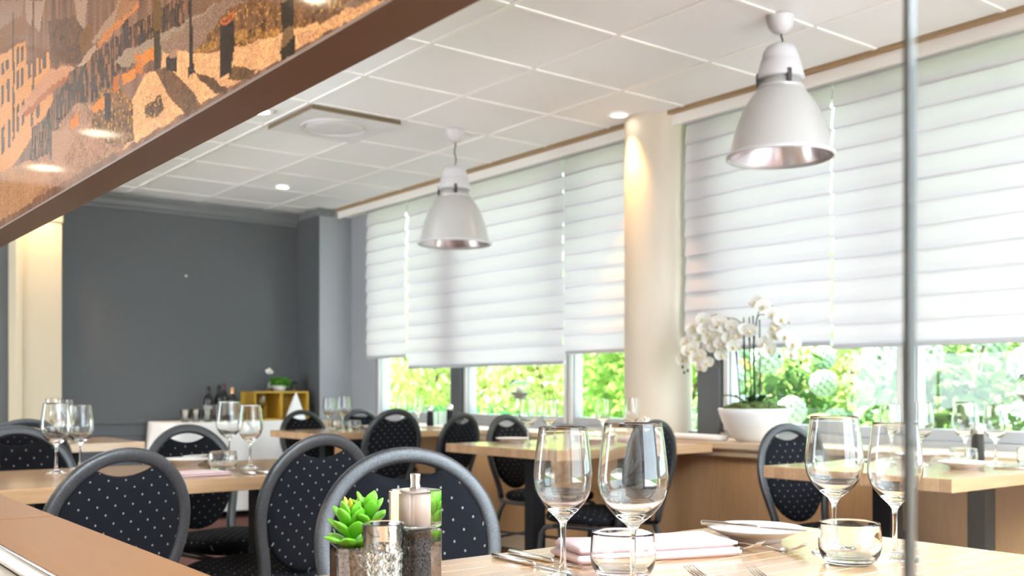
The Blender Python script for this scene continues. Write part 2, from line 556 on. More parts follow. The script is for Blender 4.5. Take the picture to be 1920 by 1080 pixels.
# ------------------------------------------------------------------ the street print
PRINT_SHAPES = [
 ((0.3, 0.22, 0.19), 0, [(2.193,1.802),(1.99,1.741),(2.011,1.708),(2.193,1.74)]),
 ((0.36, 0.29, 0.27), 0, [(1.978,1.737),(1.835,1.694),(1.872,1.65),(1.97,1.697)]),
 ((0.34, 0.27, 0.24), 0, [(1.653,1.639),(1.58,1.617),(1.594,1.581),(1.638,1.598)]),
 ((0.11, 0.065, 0.04), 0.5, [(1.817,1.653),(1.653,1.614),(1.566,1.558),(1.623,1.533),(1.8,1.578)]),
 ((0.16, 0.09, 0.03), 0.3, [(1.623,1.581),(1.553,1.574),(1.561,1.548),(1.594,1.538),(1.623,1.553)]),
 ((0.6, 0.34, 0.15), 0.08, [(2.193,1.703),(1.978,1.668),(1.97,1.622),(1.81,1.6),(1.782,1.512),(1.93,1.479),(2.193,1.442)]),
 ((0.22, 0.12, 0.06), 0.1, [(2.193,1.748),(1.978,1.713),(1.97,1.678),(2.193,1.703)]),
 ((0.18, 0.09, 0.04), 0.1, [(2.193,1.703),(1.978,1.672),(1.978,1.666),(2.193,1.692)]),
 ((0.16, 0.09, 0.05), 0.1, [(1.97,1.627),(1.81,1.603),(1.81,1.598),(1.97,1.619)]),
 ((0.09, 0.06, 0.05), 0, [(2.176,1.673),(2.152,1.671),(2.152,1.65),(2.176,1.652)]),
 ((0.09, 0.06, 0.05), 0, [(2.138,1.668),(2.115,1.666),(2.115,1.646),(2.138,1.648)]),
 ((0.09, 0.06, 0.05), 0, [(2.048,1.668),(2.026,1.666),(2.026,1.633),(2.048,1.634)]),
 ((0.09, 0.06, 0.05), 0, [(2.013,1.662),(1.992,1.661),(1.992,1.632),(2.013,1.633)]),
 ((0.09, 0.06, 0.05), 0, [(2.176,1.629),(2.152,1.627),(2.152,1.588),(2.176,1.59)]),
 ((0.09, 0.06, 0.05), 0, [(2.129,1.63),(2.106,1.629),(2.106,1.583),(2.129,1.584)]),
 ((0.09, 0.06, 0.05), 0, [(2.048,1.625),(2.026,1.624),(2.026,1.59),(2.048,1.591)]),
 ((0.09, 0.06, 0.05), 0, [(2.013,1.622),(1.992,1.62),(1.992,1.587),(2.013,1.588)]),
 ((0.09, 0.06, 0.05), 0, [(1.955,1.617),(1.935,1.616),(1.935,1.587),(1.955,1.588)]),
 ((0.09, 0.06, 0.05), 0, [(1.916,1.612),(1.897,1.61),(1.897,1.583),(1.916,1.584)]),
 ((0.09, 0.06, 0.05), 0, [(1.881,1.607),(1.863,1.606),(1.863,1.579),(1.881,1.58)]),
 ((0.09, 0.06, 0.05), 0, [(1.848,1.602),(1.83,1.601),(1.83,1.578),(1.848,1.579)]),
 ((0.09, 0.06, 0.05), 0, [(2.176,1.548),(2.152,1.547),(2.152,1.496),(2.176,1.496)]),
 ((0.09, 0.06, 0.05), 0, [(2.119,1.552),(2.097,1.551),(2.097,1.496),(2.119,1.496)]),
 ((0.09, 0.06, 0.05), 0, [(2.048,1.561),(2.026,1.561),(2.026,1.512),(2.048,1.512)]),
 ((0.09, 0.06, 0.05), 0, [(2.005,1.562),(1.984,1.561),(1.984,1.518),(2.005,1.518)]),
 ((0.09, 0.06, 0.05), 0, [(1.939,1.547),(1.92,1.546),(1.92,1.5),(1.939,1.5)]),
 ((0.09, 0.06, 0.05), 0, [(1.893,1.546),(1.874,1.545),(1.874,1.504),(1.893,1.504)]),
 ((0.1, 0.06, 0.04), 0, [(2.081,1.743),(2.067,1.744),(2.063,1.505),(2.081,1.504)]),
 ((0.12, 0.075, 0.05), 0, [(1.926,1.721),(1.91,1.717),(1.91,1.531),(1.926,1.53)]),
 ((0.5, 0.3, 0.2), 0.1, [(2.045,1.546),(1.835,1.573),(1.716,1.553),(1.653,1.536),(1.653,1.526),(1.8,1.538),(2.02,1.534)]),
 ((0.33, 0.13, 0.05), 0.1, [(1.99,1.537),(1.8,1.54),(1.653,1.531),(1.659,1.524),(1.789,1.529),(1.97,1.525)]),
 ((0.07, 0.045, 0.035), 0.6, [(1.653,1.534),(1.526,1.53),(1.342,1.519),(1.207,1.504),(1.172,1.493),(1.18,1.457),(1.342,1.467),(1.566,1.46),(1.782,1.455),(1.949,1.441),(1.93,1.47),(1.782,1.512)]),
 ((0.34, 0.27, 0.22), 0.1, [(1.561,1.55),(1.474,1.562),(1.418,1.568),(1.368,1.553),(1.409,1.547),(1.544,1.544)]),
 ((0.3, 0.18, 0.11), 0.1, [(1.418,1.568),(1.342,1.545),(1.39,1.542),(1.449,1.546)]),
 ((0.48, 0.22, 0.09), 0.15, [(1.534,1.541),(1.462,1.546),(1.377,1.541),(1.342,1.545),(1.342,1.535),(1.447,1.533),(1.523,1.529)]),
 ((0.4, 0.32, 0.28), 0.1, [(1.635,1.532),(1.594,1.54),(1.544,1.541),(1.534,1.529),(1.594,1.526)]),
 ((0.05, 0.035, 0.03), 0, [(1.414,1.534),(1.384,1.533),(1.386,1.48),(1.404,1.483)]),
 ((0.3, 0.27, 0.24), 0.08, [(1.402,1.495),(1.207,1.471),(1.059,1.459),(0.95,1.426),(1.09,1.432),(1.18,1.439),(1.409,1.473),(1.449,1.49)]),
 ((0.25, 0.19, 0.165), 0.15, [(1.264,1.467),(1.059,1.459),(0.713,1.355),(0.878,1.365),(1.044,1.392),(1.168,1.423),(1.252,1.454)]),
 ((0.17, 0.1, 0.05), 0.75, [(1.154,1.427),(1.044,1.444),(0.989,1.438),(0.776,1.374),(0.878,1.372),(1.03,1.401),(1.121,1.413)]),
 ((0.33, 0.2, 0.06), 0.7, [(1.144,1.431),(1.016,1.414),(0.913,1.388),(0.925,1.385),(1.059,1.411),(1.134,1.419)]),
 ((0.72, 0.47, 0.28), 0.28, [(1.26,1.433),(1.252,1.452),(1.18,1.436),(1.09,1.41),(0.925,1.385),(0.795,1.369),(0.739,1.363),(0.713,1.355),(0.814,1.359),(1.409,1.364),(1.379,1.415),(1.32,1.443)]),
 ((0.13, 0.075, 0.035), 0.5, [(1.28,1.438),(1.222,1.425),(1.18,1.402),(1.118,1.357),(1.172,1.359),(1.222,1.39),(1.264,1.422)]),
 ((0.1, 0.06, 0.03), 0.4, [(1.148,1.402),(1.115,1.391),(1.047,1.36),(1.053,1.357),(1.083,1.364),(1.121,1.383)]),
 ((0.14, 0.085, 0.03), 0.5, [(1.03,1.382),(0.973,1.365),(0.983,1.357),(1.047,1.369)]),
 ((0.6, 0.38, 0.25), 0.15, [(0.884,1.373),(0.856,1.372),(0.841,1.364),(0.852,1.359),(0.878,1.362)]),
 ((0.15, 0.09, 0.05), 0.5, [(0.846,1.38),(0.785,1.369),(0.795,1.367),(0.835,1.371)]),
 ((0.17, 0.1, 0.035), 0.85, [(1.518,1.47),(1.428,1.454),(1.368,1.415),(1.363,1.364),(1.497,1.389),(1.561,1.426)]),
 ((0.15, 0.09, 0.04), 0.7, [(1.32,1.402),(1.264,1.403),(1.244,1.385),(1.284,1.377),(1.316,1.386)]),
 ((0.34, 0.22, 0.16), 0.45, [(1.653,1.478),(1.561,1.462),(1.561,1.426),(1.497,1.389),(1.409,1.365),(1.782,1.37),(2.099,1.369),(2.295,1.377),(2.295,1.453),(1.93,1.442)]),
 ((0.42, 0.28, 0.18), 0.25, [(2.295,1.474),(1.93,1.442),(1.782,1.389),(1.93,1.367),(2.295,1.371)]),
 ((0.08, 0.055, 0.03), 0.6, [(1.93,1.498),(1.782,1.49),(1.742,1.46),(1.817,1.431),(1.93,1.442)]),
 ((0.1, 0.07, 0.06), 0, [(1.81,1.469),(1.789,1.47),(1.786,1.416),(1.81,1.421)]),
 ((0.4, 0.27, 0.2), 0.1, [(1.789,1.461),(1.69,1.449),(1.653,1.424),(1.742,1.4),(1.789,1.417)]),
 ((0.6, 0.24, 0.04), 0.1, [(1.331,1.471),(1.284,1.467),(1.284,1.454),(1.329,1.454)]),
 ((0.5, 0.19, 0.04), 0.2, [(1.363,1.481),(1.333,1.475),(1.329,1.445),(1.359,1.452)]),
 ((0.6, 0.25, 0.04), 0.1, [(1.416,1.465),(1.359,1.459),(1.359,1.447),(1.411,1.451)]),
 ((0.45, 0.16, 0.03), 0.2, [(1.457,1.472),(1.432,1.47),(1.428,1.446),(1.452,1.448)]),
 ((0.62, 0.26, 0.05), 0.1, [(1.561,1.456),(1.497,1.453),(1.497,1.437),(1.555,1.444)]),
 ((0.6, 0.24, 0.04), 0.1, [(1.681,1.46),(1.632,1.46),(1.632,1.443),(1.672,1.443)]),
 ((0.04, 0.03, 0.03), 0, [(1.497,1.457),(1.467,1.453),(1.467,1.415),(1.494,1.421)]),
 ((0.045, 0.035, 0.015), 0, [(1.288,1.528),(1.258,1.519),(1.26,1.481),(1.256,1.435),(1.284,1.438),(1.29,1.489)]),
 ((0.13, 0.085, 0.02), 0, [(1.288,1.528),(1.258,1.519),(1.258,1.483),(1.288,1.488)]),
 ((0.035, 0.028, 0.022), 0, [(1.242,1.445),(1.203,1.437),(1.203,1.419),(1.242,1.426)]),
 ((0.34, 0.25, 0.2), 0, [(1.233,1.445),(1.218,1.447),(1.203,1.443),(1.205,1.436),(1.226,1.44)]),
 ((0.03, 0.025, 0.02), 0, [(1.163,1.491),(1.151,1.487),(1.153,1.451),(1.144,1.401),(1.168,1.404),(1.161,1.453)]),
 ((0.03, 0.02, 0.015), 0.15, [(1.068,1.433),(1.03,1.427),(1.034,1.372),(1.07,1.378)]),
 ((0.48, 0.17, 0.06), 0, [(1.07,1.437),(1.059,1.439),(1.033,1.438),(1.026,1.434),(1.03,1.43),(1.062,1.431)]),
 ((0.16, 0.04, 0.015), 0, [(1.062,1.436),(1.039,1.436),(1.036,1.433),(1.059,1.434)]),
 ((0.035, 0.028, 0.018), 0.1, [(0.915,1.416),(0.886,1.407),(0.887,1.356),(0.915,1.358)]),
 ((0.19, 0.14, 0.08), 0, [(0.914,1.383),(0.887,1.383),(0.887,1.373),(0.914,1.371)])]
def point_in(poly, Y, Z):
    r = np.zeros(Y.shape, bool)
    n = len(poly)
    for i in range(n):
        (y1, z1), (y2, z2) = poly[i], poly[(i+1) % n]
        if z1 == z2: continue
        c = ((z1 > Z) != (z2 > Z)) & (Y < (y2-y1)*(Z-z1)/(z2-z1) + y1)
        r ^= c
    return r

def value_noise(Y, Z, s, seed):
    g = np.random.default_rng(seed).random((256, 256))
    a, b = Y*s, Z*s
    i, j = np.floor(a).astype(int), np.floor(b).astype(int)
    fa, fb = a-i, b-j
    fa = fa*fa*(3-2*fa); fb = fb*fb*(3-2*fb)
    i, j, i1, j1 = i % 256, j % 256, (i+1) % 256, (j+1) % 256
    return (g[i, j]*(1-fa)+g[i1, j]*fa)*(1-fb) + (g[i, j1]*(1-fa)+g[i1, j1]*fa)*fb

def street_print():
    ny, nz = 760, 330
    ya = .20*(2.75/.20)**(np.arange(ny)/(ny-1))
    za = 1.04 + .3155*((ZC-1.045)/.3155)**(np.arange(nz)/(nz-1))
    Y, Z = np.meshgrid(ya, za)                        # rows: height
    jy = Y + .006*(value_noise(Y, Z, 60, 1)-.5)
    jz = Z + .006*(value_noise(Y, Z, 60, 2)-.5)
    C = np.zeros((nz, ny, 3))
    gain = .95
    st = value_noise(Y, Z*.12, 70, 3)                 # bare trees: upright streaks
    C[:] = np.array((.20, .13, .10))
    C *= (.55+.9*st)[..., None]
    for col, speck, poly in PRINT_SHAPES:
        m = point_in(poly, jy, jz)
        k = 1.0
        if speck > 0:
            n1 = value_noise(Y, Z, 170, 11); n2 = value_noise(Y, Z, 330, 12); n3 = value_noise(Y, Z, 25, 13)
            k = np.clip(1 + speck*2.6*(n1*.5+n2*.5-.5) + speck*.7*(n3-.5), .12, 2.3)[..., None]
        Cn = np.array(col)*k
        C = np.where(m[..., None], Cn, C)
        if .55 < speck < .66:                         # terraces: people, chairs and posts as upright strokes
            u = value_noise(Y, Z*.25, 210, 31)
            C = np.where((m & (u > .66))[..., None], np.array((.26, .15, .09)), C)
            C = np.where((m & (u < .30))[..., None], np.array((.03, .02, .016)), C)
        if speck >= .7:                               # golden fallen leaves
            hot = m & (value_noise(Y, Z, 260, 21) > .80)
            C[hot] = np.array((.50, .32, .10))
    v = np.stack([np.zeros_like(Y), Y, Z], -1).reshape(-1, 3)
    me = bpy.data.meshes.new('street_print')
    idx = np.arange(ny*nz).reshape(nz, ny)
    q = np.stack([idx[:-1, :-1], idx[1:, :-1], idx[1:, 1:], idx[:-1, 1:]], -1).reshape(-1, 4)
    me.vertices.add(len(v)); me.vertices.foreach_set('co', v.ravel())
    me.loops.add(q.size); me.loops.foreach_set('vertex_index', q.ravel().astype(np.int32))
    me.polygons.add(len(q)); me.polygons.foreach_set('loop_start', np.arange(0, q.size, 4, dtype=np.int32))
    me.polygons.foreach_set('loop_total', np.full(len(q), 4, np.int32))
    C *= gain*np.array((1.06, .88, .74))
    me.update(calc_edges=True)
    at = me.color_attributes.new('print', 'FLOAT_COLOR', 'POINT')
    at.data.foreach_set('color', np.concatenate([C.reshape(-1, 3), np.ones((ny*nz, 1))], 1).ravel().astype(np.float32))
    m = mat('glossy_street_print', (.3, .2, .1), .06)
    ca = nd(m, 'ShaderNodeVertexColor'); ca.layer_name = 'print'
    fn = noise(m, coords(m), 420, 3, .7)
    mu = nd(m, 'ShaderNodeMixRGB', blend_type='MULTIPLY'); mu.inputs[0].default_value = .75
    lk(m, ca.outputs['Color'], mu.inputs[1])
    lk(m, ramp(m, fn, [(.36, (.25, .22, .2)), (.5, (1, 1, 1)), (.66, (1.6, 1.6, 1.6))]), mu.inputs[2])
    lk(m, mu.outputs[0], bsdf(m).inputs['Base Color'])
    bsdf(m).inputs['Specular IOR Level'].default_value = .03
    me.materials.append(m)
    return me
t = thing('street_picture', 'large glossy brown picture of an autumn street above the counter', 'picture', (0, 0, 0))
obj('print', street_print(), t, (.4245, 0, 0))
B(.4250, .4315, -1.2, 5.2, 1.357, ZC).build('backing_board', M['brown_frame'], t)
B(.4235, .479, -1.2, 5.2, 1.352, 1.3554).build('frame_rail', M['brown_frame'], t)

# frameless pane beside the hatch
t = thing('glass_partition', 'clear upright glass pane with a grey edge beside the serving hatch', 'glass pane', (0, 0, 0))
B(.447, .453, -1.0, .2690, .811, 1.351).build('pane', M['partition'], t)
B(.4468, .4532, .2692, .2722, .811, 1.351).build('polished_edge', M['pane_edge'], t)

# ------------------------------------------------------------------ blinds
def blind(y0, y1, zb, label, seed, X=4.315, pitch=.107):
    rr = random.Random(seed)
    t = thing('pleated_blind', label, 'blind', (X, (y0+y1)/2, 0), 0, 'white pleated blinds on the windows')
    z = 2.535
    prof = []
    n = int(round((z-zb)/pitch)); ph = (z-zb)/n
    w = y1-y0
    ny = 9
    for k in range(n):
        d = .015 + .003*rr.random()
        zt = z - k*ph
        for fr, dx in (((0, 0.0), (.3, .3), (.6, .5), (.9, .3)) if k == n-1 else ((0, 0.0), (.18, .30), (.45, .62), (.7, .92), (.90, 1.05), (1.0, 1.10), (1.085, 1.0), (1.09, .70), (1.02, .35))):
            prof.append((-d*dx, zt-ph*fr, k))
    prof.append((0, zb, n))
    v = []; f = []
    for (dx, zz, k) in prof:
        for j in range(ny):
            yy = -w/2 + w*j/(ny-1)
            sag = .0025*math.sin(k*1.7+j*1.1+seed)
            v.append((dx + .004*math.sin(j*.9+k), yy, zz+sag*(0 if zz >= z-.01 else 1)))
    for i in range(len(prof)-1):
        for j in range(ny-1):
            f.append((i*ny+j, i*ny+j+1, (i+1)*ny+j+1, (i+1)*ny+j))
    MB().add(v, f, False).build('fabric', M['blind'], t)
    B(-.03, .03, -w/2, w/2, 2.535, 2.5555, bev=.004).build('head_rail', M['alu'], t)
    B(-.016, .010, -w/2, w/2, zb-.022, zb+.002, bev=.006).build('bottom_bar', M['alu'], t)
    return t
blind(6.965, 7.60, 1.315, 'narrow white pleated blind next to the grey wall', 1)
blind(5.03, 6.945, 1.222, 'widest white pleated blind, hanging lowest, left of the cream column', 2)
blind(4.40, 5.015, 1.285, 'white pleated blind touching the left side of the cream column', 3)
blind(3.008, 3.97, 1.275, 'white pleated blind right of the cream column, above the orchid', 4)
blind(.60, 3.00, 1.258, 'wide white pleated blind at the right end of the windows', 5)
blind(-1.6, .575, 1.258, 'white pleated blind beyond the right edge of the frame', 6)

# ------------------------------------------------------------------ ceiling fittings
t = thing('ceiling_vent', 'square grey ceiling vent panel with a round diffuser ring', 'vent', (2.849, 5.416, ZC))
B(-.285, .285, -.285, .285, -.028, .004, bev=.002).build('panel', M['vent'], t)
MB().tube([(.19*math.cos(a*PI/16), .19*math.sin(a*PI/16), -.030) for a in range(32)], .007, 6, closed=True).build('diffuser_ring', M['lamp_gear'], t)
MB().lathe([(0, -.032), (.10, -.032), (.165, -.029), (.165, -.028)], 40).build('diffuser_plate', M['vent'], t)

B(-.2885, -.2852, -.285, .285, -.0275, -.003).build('gap_shade_strip', M['vent_gap_shade'], t)  # shadow gap drawn as dark strips on two sides
B(-.2885, .285, -.2885, -.2852, -.0275, -.003).build('gap_shade_strip', M['vent_gap_shade'], t)

def downlight(x, y, label, energy, r=.046, spot=1.9, col=(1, .80, .56), tilt=0.0):
    t = thing('downlight', label, 'ceiling light', (x, y, ZC), 0, 'round lamps in the ceiling')
    MB().lathe([(r, 0), (r+.022, -.002), (r+.022, -.008), (r+.004, -.010), (r, -.004)], 28).build('bezel', M['grid'], t)
    MB().lathe([(0, -.005), (r, -.005)], 28).build('lit_disc', M['lit'], t)
    if energy > 0:
        l = bpy.data.lights.new('spot_bulb', 'SPOT'); l.energy = energy; l.spot_size = spot; l.spot_blend = .6
        l.color = col; l.shadow_soft_size = .04
        o = bpy.data.objects.new('spot_bulb', l); COL.objects.link(o); o.parent = t; o.location = (0, 0, -.03); o.rotation_euler = (0, tilt, 0)
    return t
downlight(2.402, 5.438, 'small lit downlight beside the ceiling vent', 8)
downlight(3.432, 7.372, 'small lit downlight near the grey far wall', 8)
downlight(4.055, 4.250, 'lit downlight close against the cream column top', 48, r=.045, spot=1.1, col=(1, .52, .18), tilt=-.06)
downlight(1.86, 8.02, 'small lit downlight above the cream wall pillar', 26, spot=1.6, col=(1, .62, .28))
for k, (x, y) in enumerate(((-.95, 7.75), (-.97, 6.5), (-.95, 3.6), (-.95, 1.2), (1.95, 2.2), (1.95, .6), (1.6, 4.6))):  # from the third on, unseen lamps added for fill light
    downlight(x, y, 'round lit ceiling lamp %s' % ('mirrored in the street picture at its far end', 'second of the row over the bar', 'added for fill over the bar, third of the row', 'added for fill over the bar, fourth of the row',
              'added for fill above the tables near the counter', 'added for fill above the nearest table', 'added for fill above the left dining table')[k], 66 if x < 0 else 8, r=.10, spot=2.7)

# ------------------------------------------------------------------ pendant lamps
def pendant(x, y, zr, label):
    t = thing('pendant_lamp', label, 'lamp', (x, y, 0), 0, 'bell shaped pendant lamps')
    sh = [(.205, zr+.017), (.222, zr+.008), (.226, zr+.001), (.221, zr-.002), (.214, zr+.012), (.205, zr+.05), (.196, zr+.085), (.180, zr+.14), (.158, zr+.195), (.132, zr+.24), (.108, zr+.272), (.092, zr+.288), (.088, zr+.290)]
    MB().lathe(sh[3:], 64).build('shade', M['lamp_shade'], t)
    inner = [(r-.004, z-.003) for r, z in sh[4:]]
    MB().lathe([(.214, zr+.010)]+inner[1:]+[(0, zr+.285)], 64).build('reflector', M['lamp_inner'], t)
    MB().lathe([(.216, zr-.004), (.225, zr-.003), (.228, zr+.003), (.224, zr+.012), (.214, zr+.016)], 64).build('rim', M['lamp_gear'], t)
    MB().lathe([(.090, zr+.284), (.098, zr+.289), (.096, zr+.298), (.088, zr+.302), (.088, zr+.325), (0, zr+.325)], 48).build('neck', M['lamp_shade'], t)
    MB().lathe([(0, zr+.330), (.097, zr+.330), (.100, zr+.335), (.098, zr+.345), (.083, zr+.400), (.079, zr+.404), (.076, zr+.412), (.076, zr+.425), (.072, zr+.445), (.058, zr+.466), (.032, zr+.478), (0, zr+.481)], 48).build('gear_housing', M['lamp_gear'], t)
    MB().lathe([(.0805, zr+.4045), (.0825, zr+.408), (.0805, zr+.4115), (.0775, zr+.4118)], 48).build('housing_lip', M['lamp_gear'], t)
    for a in (-2.1, 2.5, .2):
        c = MB().box(-.009, .009, -.006, .006, zr+.296, zr+.352, bev=.002)
        c.xf(Matrix.Translation((.096*math.cos(a), .096*math.sin(a), 0)) @ rotz(a+PI/2)).build('clip', M['cord'], t)
    pts = [(0, 0, zr+.478)]
    zt = ZC-.062
    for k in range(1, 8):
        u = k/8
        pts.append((.008*math.sin(u*9), .006*math.cos(u*7)-.006, zr+.478+(zt-zr-.478)*u))
    pts.append((0, 0, zt))
    MB().tube(pts, .0038, 8).build('cord', M['cord'], t)
    MB().lathe([(0, -.075), (.012, -.074), (.034, -.064), (.050, -.044), (.058, -.016), (.060, -.003), (.060, 0)], 32, (0, 0, ZC)).build('ceiling_rose', M['lamp_gear'], t)
    return t
pendant(3.535, 2.722, 2.020, 'large white bell pendant lamp hanging right of the column')
pendant(3.515, 5.130, 1.922, 'smaller looking white bell pendant lamp hanging left of the column')

# ------------------------------------------------------------------ tables
stave_mesh = {}
def table(label, x0, x1, y0, y1, legs, z=.76, grp='oak topped dining tables'):
    cx, cy = (x0+x1)/2, (y0+y1)/2
    t = thing('dining_table', label, 'table', (cx, cy, 0), 0, grp)
    ns = max(1, round((y1-y0)/.046)); sw = (y1-y0)/ns
    key = (round(x1-x0, 3), round(sw, 4))
    if key not in stave_mesh:
        stave_mesh[key] = B(x0-cx, x1-cx, -sw/2+.0002, sw/2-.0002, z-.043, z, bev=.0016).mesh('stave', M['oak'])
    for k in range(ns):
        obj('stave', stave_mesh[key], t, (0, y0-cy+sw*(k+.5), 0))
    for (lx, ly) in legs:
        b = B(lx-cx-.038, lx-cx+.038, ly-cy-.038, ly-cy+.038, .012, z-.049, bev=.004)
        b.build('leg', M['black_metal'], t)
        B(lx-cx-.09, lx-cx+.09, ly-cy-.05, ly-cy+.05, z-.049, z-.043).build('bracket', M['black_metal'], t)
        B(lx-cx-.05, lx-cx+.05, ly-cy-.24, ly-cy+.24, 0.0, .012, bev=.003).build('foot', M['black_metal'], t)
    return t
table('nearest oak table, set for dinner in front of the camera', .50, 1.738, .58, 1.388, [(.76, .98), (1.48, .98)])
table('oak table at the left behind two dark chairs, with wine glasses', .50, 1.78, 3.09, 3.82, [(.80, 3.455), (1.53, 3.455)])
table('oak table at the far left below the grey wall', .50, 1.76, 5.47, 6.18, [(.80, 5.825), (1.48, 5.825)])
table('oak table in the middle, its end against the window sill', 2.94, 3.995, 3.50, 4.37, [(3.18, 3.935), (3.76, 3.935)])
table('farthest oak table by the windows, near the grey wall', 2.92, 3.995, 5.82, 6.47, [(3.18, 6.145), (3.76, 6.145)])
table('oak table at the right by the windows, glasses on it', 3.005, 3.995, 1.665, 2.39, [(3.235, 2.03), (3.88, 2.03)])

# ------------------------------------------------------------------ chairs (local: facing +y, origin on the floor)
TILT = math.tan(math.radians(11.5))
def back_y(z):
    return -.205 - (z-.46)*TILT
def ease(u):
    u = max(0, min(1, u)); return u*u*(3-2*u)

def make_chair(label):
    t = thing('banquet_chair', label, 'chair', (0, 0, 0), 0, 'dark banquet chairs with round backs')
    # back frame: one flattened tube, up the left side, round the top, down the right
    pts = []
    for i in range(13):
        z = .435 + (.69-.435)*i/12
        u = .158 + .042*ease((z-.46)/.22)
        pts.append((-u, back_y(z), z))
    for i in range(1, 24):
        a = PI - PI*i/24
        z = .69 + .197*math.sin(a)
        pts.append((.20*math.cos(a), back_y(z), z))
    pts += [(-x, y, z) for x, y, z in reversed(pts[:13])]
    MB().tube(pts, (.0190, .0115), 16, up=(0, 1, TILT), sq=.72).build('back_frame', M['frame'], t)
    # upholstered pad with a scooped top edge
    out = []
    a0 = math.acos(.088/.186)
    n = 30
    for i in range(n+1):                              # from right of the scoop clockwise round the bottom to its left
        a = a0 - (2*a0 + PI)*i/n
        rx = .186; rz = .186 if math.sin(a) > 0 else .212
        out.append((rx*math.cos(a), .69 + rz*math.sin(a)))
    zl = out[-1][1]
    for i in range(1, 9):
        u = -.088 + .176*i/9
        out.append((u, zl - .024*(1-(u/.088)**2)))
    m = len(out)
    cx, cz = 0, .665
    v = []; f = []
    rings = [(0.0, .021), (.45, .020), (.80, .0165), (.95, .0115), (1.0, .003), (1.0, -.003), (.95, -.0105), (.80, -.0145), (.45, -.017), (0.0, -.0175)]
    for s, off in rings:
        for (x, z) in out:
            X, Z = cx+(x-cx)*s, cz+(z-cz)*s
            v.append((X, back_y(Z)+off, Z))
    for r in range(len(rings)-1):
        for i in range(m):
            j = (i+1) % m
            f.append((r*m+i, r*m+j, (r+1)*m+j, (r+1)*m+i))
    MB().add(v, f, True).build('backrest', M['fabric'], t)
    # seat cushion
    v = []; f = []
    rings = [(0, .489), (.6, .487), (.86, .481), (.96, .471), (1.0, .456), (.985, .437), (.93, .430), (0, .430)]
    ns = 36
    for s, z in rings:
        for i in range(ns):
            a = 2*PI*i/ns
            c, q = math.cos(a), math.sin(a)
            e = .62 if q > 0 else .5
            x = .215*math.copysign(abs(c)**e, c)*(1 if q > 0 else .96)
            y = .025 + .215*math.copysign(abs(q)**e, q)
            v.append((x*s, .025+(y-.025)*s, z))
    for r in range(len(rings)-1):
        for i in range(ns):
            j = (i+1) % ns
            f.append((r*ns+i, (r+1)*ns+i, (r+1)*ns+j, r*ns+j))
    MB().add(v, f, True).build('seat', M['fabric'], t)
    for sx in (-1, 1):
        MB().tube([(sx*.158, -.205, .437), (sx*.168, -.19, .424), (sx*.178, -.15, .417), (sx*.185, .05, .415), (sx*.185, .14, .412)], .0115, 10).build('seat_rail', M['frame'], t)
        MB().tube([(sx*.185, .14, .412), (sx*.187, .19, .40), (sx*.189, .212, .37), (sx*.197, .232, .2), (sx*.205, .25, .008)], .0115, 10).build('leg', M['frame'], t)
        MB().tube([(sx*.170, -.172, .415), (sx*.176, -.195, .36), (sx*.19, -.245, .17), (sx*.203, -.29, .008)], .0115, 10).build('leg', M['frame'], t)
        MB().tube([(sx*.192, .222, .25), (sx*.190, -.215, .25)], .007, 8).build('stretcher', M['frame'], t)
    MB().tube([(-.19, -.235, .21), (.19, -.235, .21)], .007, 8).build('stretcher', M['frame'], t)
    return t
chair0 = make_chair('dark banquet chair')
CH = [  # back position, turn, faces away from the camera?, label
    (1.248, 2.01, -18, -1, 'dark banquet chair directly behind the pepper mill and succulent, largest in view', 1.0),
    (.800, 2.67, 17, 1, 'dark dotted banquet chair behind the counter edge, at the left table', .985),
    (1.435, 2.82, 12, 1, 'dark dotted banquet chair between the left chair and the nearest chair', 1.0),
    (.850, 4.07, 10, -1, 'dark banquet chair on the far side of the left table, at the frame edge', 1.0),
    (1.500, 4.10, 15, -1, 'dark banquet chair across the left table, below the wine bottles', .99),
    (1.080, 5.05, 4, 1, 'dark banquet chair at the far left table, mostly hidden', 1.0),
    (3.200, 5.32, 5, 1, 'black looking banquet chair seen from behind at the farthest window table', 1.02),
    (3.690, 5.32, 18, 1, 'banquet chair turned sideways behind the middle table corner, nearer the sill', .985),
    (3.390, 6.93, 10, -1, 'banquet chair on the far side of the farthest table, below the crate', .98),
    (3.880, 6.93, 8, -1, 'banquet chair on the far side of the farthest table, by the light wall', .98),
    (3.570, 4.66, 15, -1, 'banquet chair behind the middle table, below the candle goblet', .99),
    (3.270, 3.22, 11, 1, 'banquet chair in front of the middle table, seen through a wine glass', 1.0),
    (3.650, 2.76, -3, -1, 'banquet chair behind the right table, below the orchid bowl', .985),
]
for i, (x, y, th, face, label, sz) in enumerate(CH):
    rz = math.radians(th) + (0 if face > 0 else PI)
    off = Vector((0, -.27, 0)); off.rotate(Matrix.Rotation(rz, 3, 'Z'))
    loc = (x-off.x, y-off.y, 0)
    if i == 0:
        chair0.location = loc; chair0.rotation_euler = (0, 0, rz); chair0.scale = (1, 1, sz); chair0['label'] = label
    else:
        clone(chair0, loc, rz, label, (1, 1, sz))

# ------------------------------------------------------------------ glassware
def glass_parts(t, foot, stem, bowl_o, bowl_i, n=40):
    """open surfaces that meet at shared circles: together one closed skin of glass"""
    MB().lathe(foot, n).build('foot', M['glass'], t)
    MB().lathe(stem, n).build('stem', M['glass'], t)
    MB().lathe(bowl_o + bowl_i, n).build('bowl', M['glass'], t)

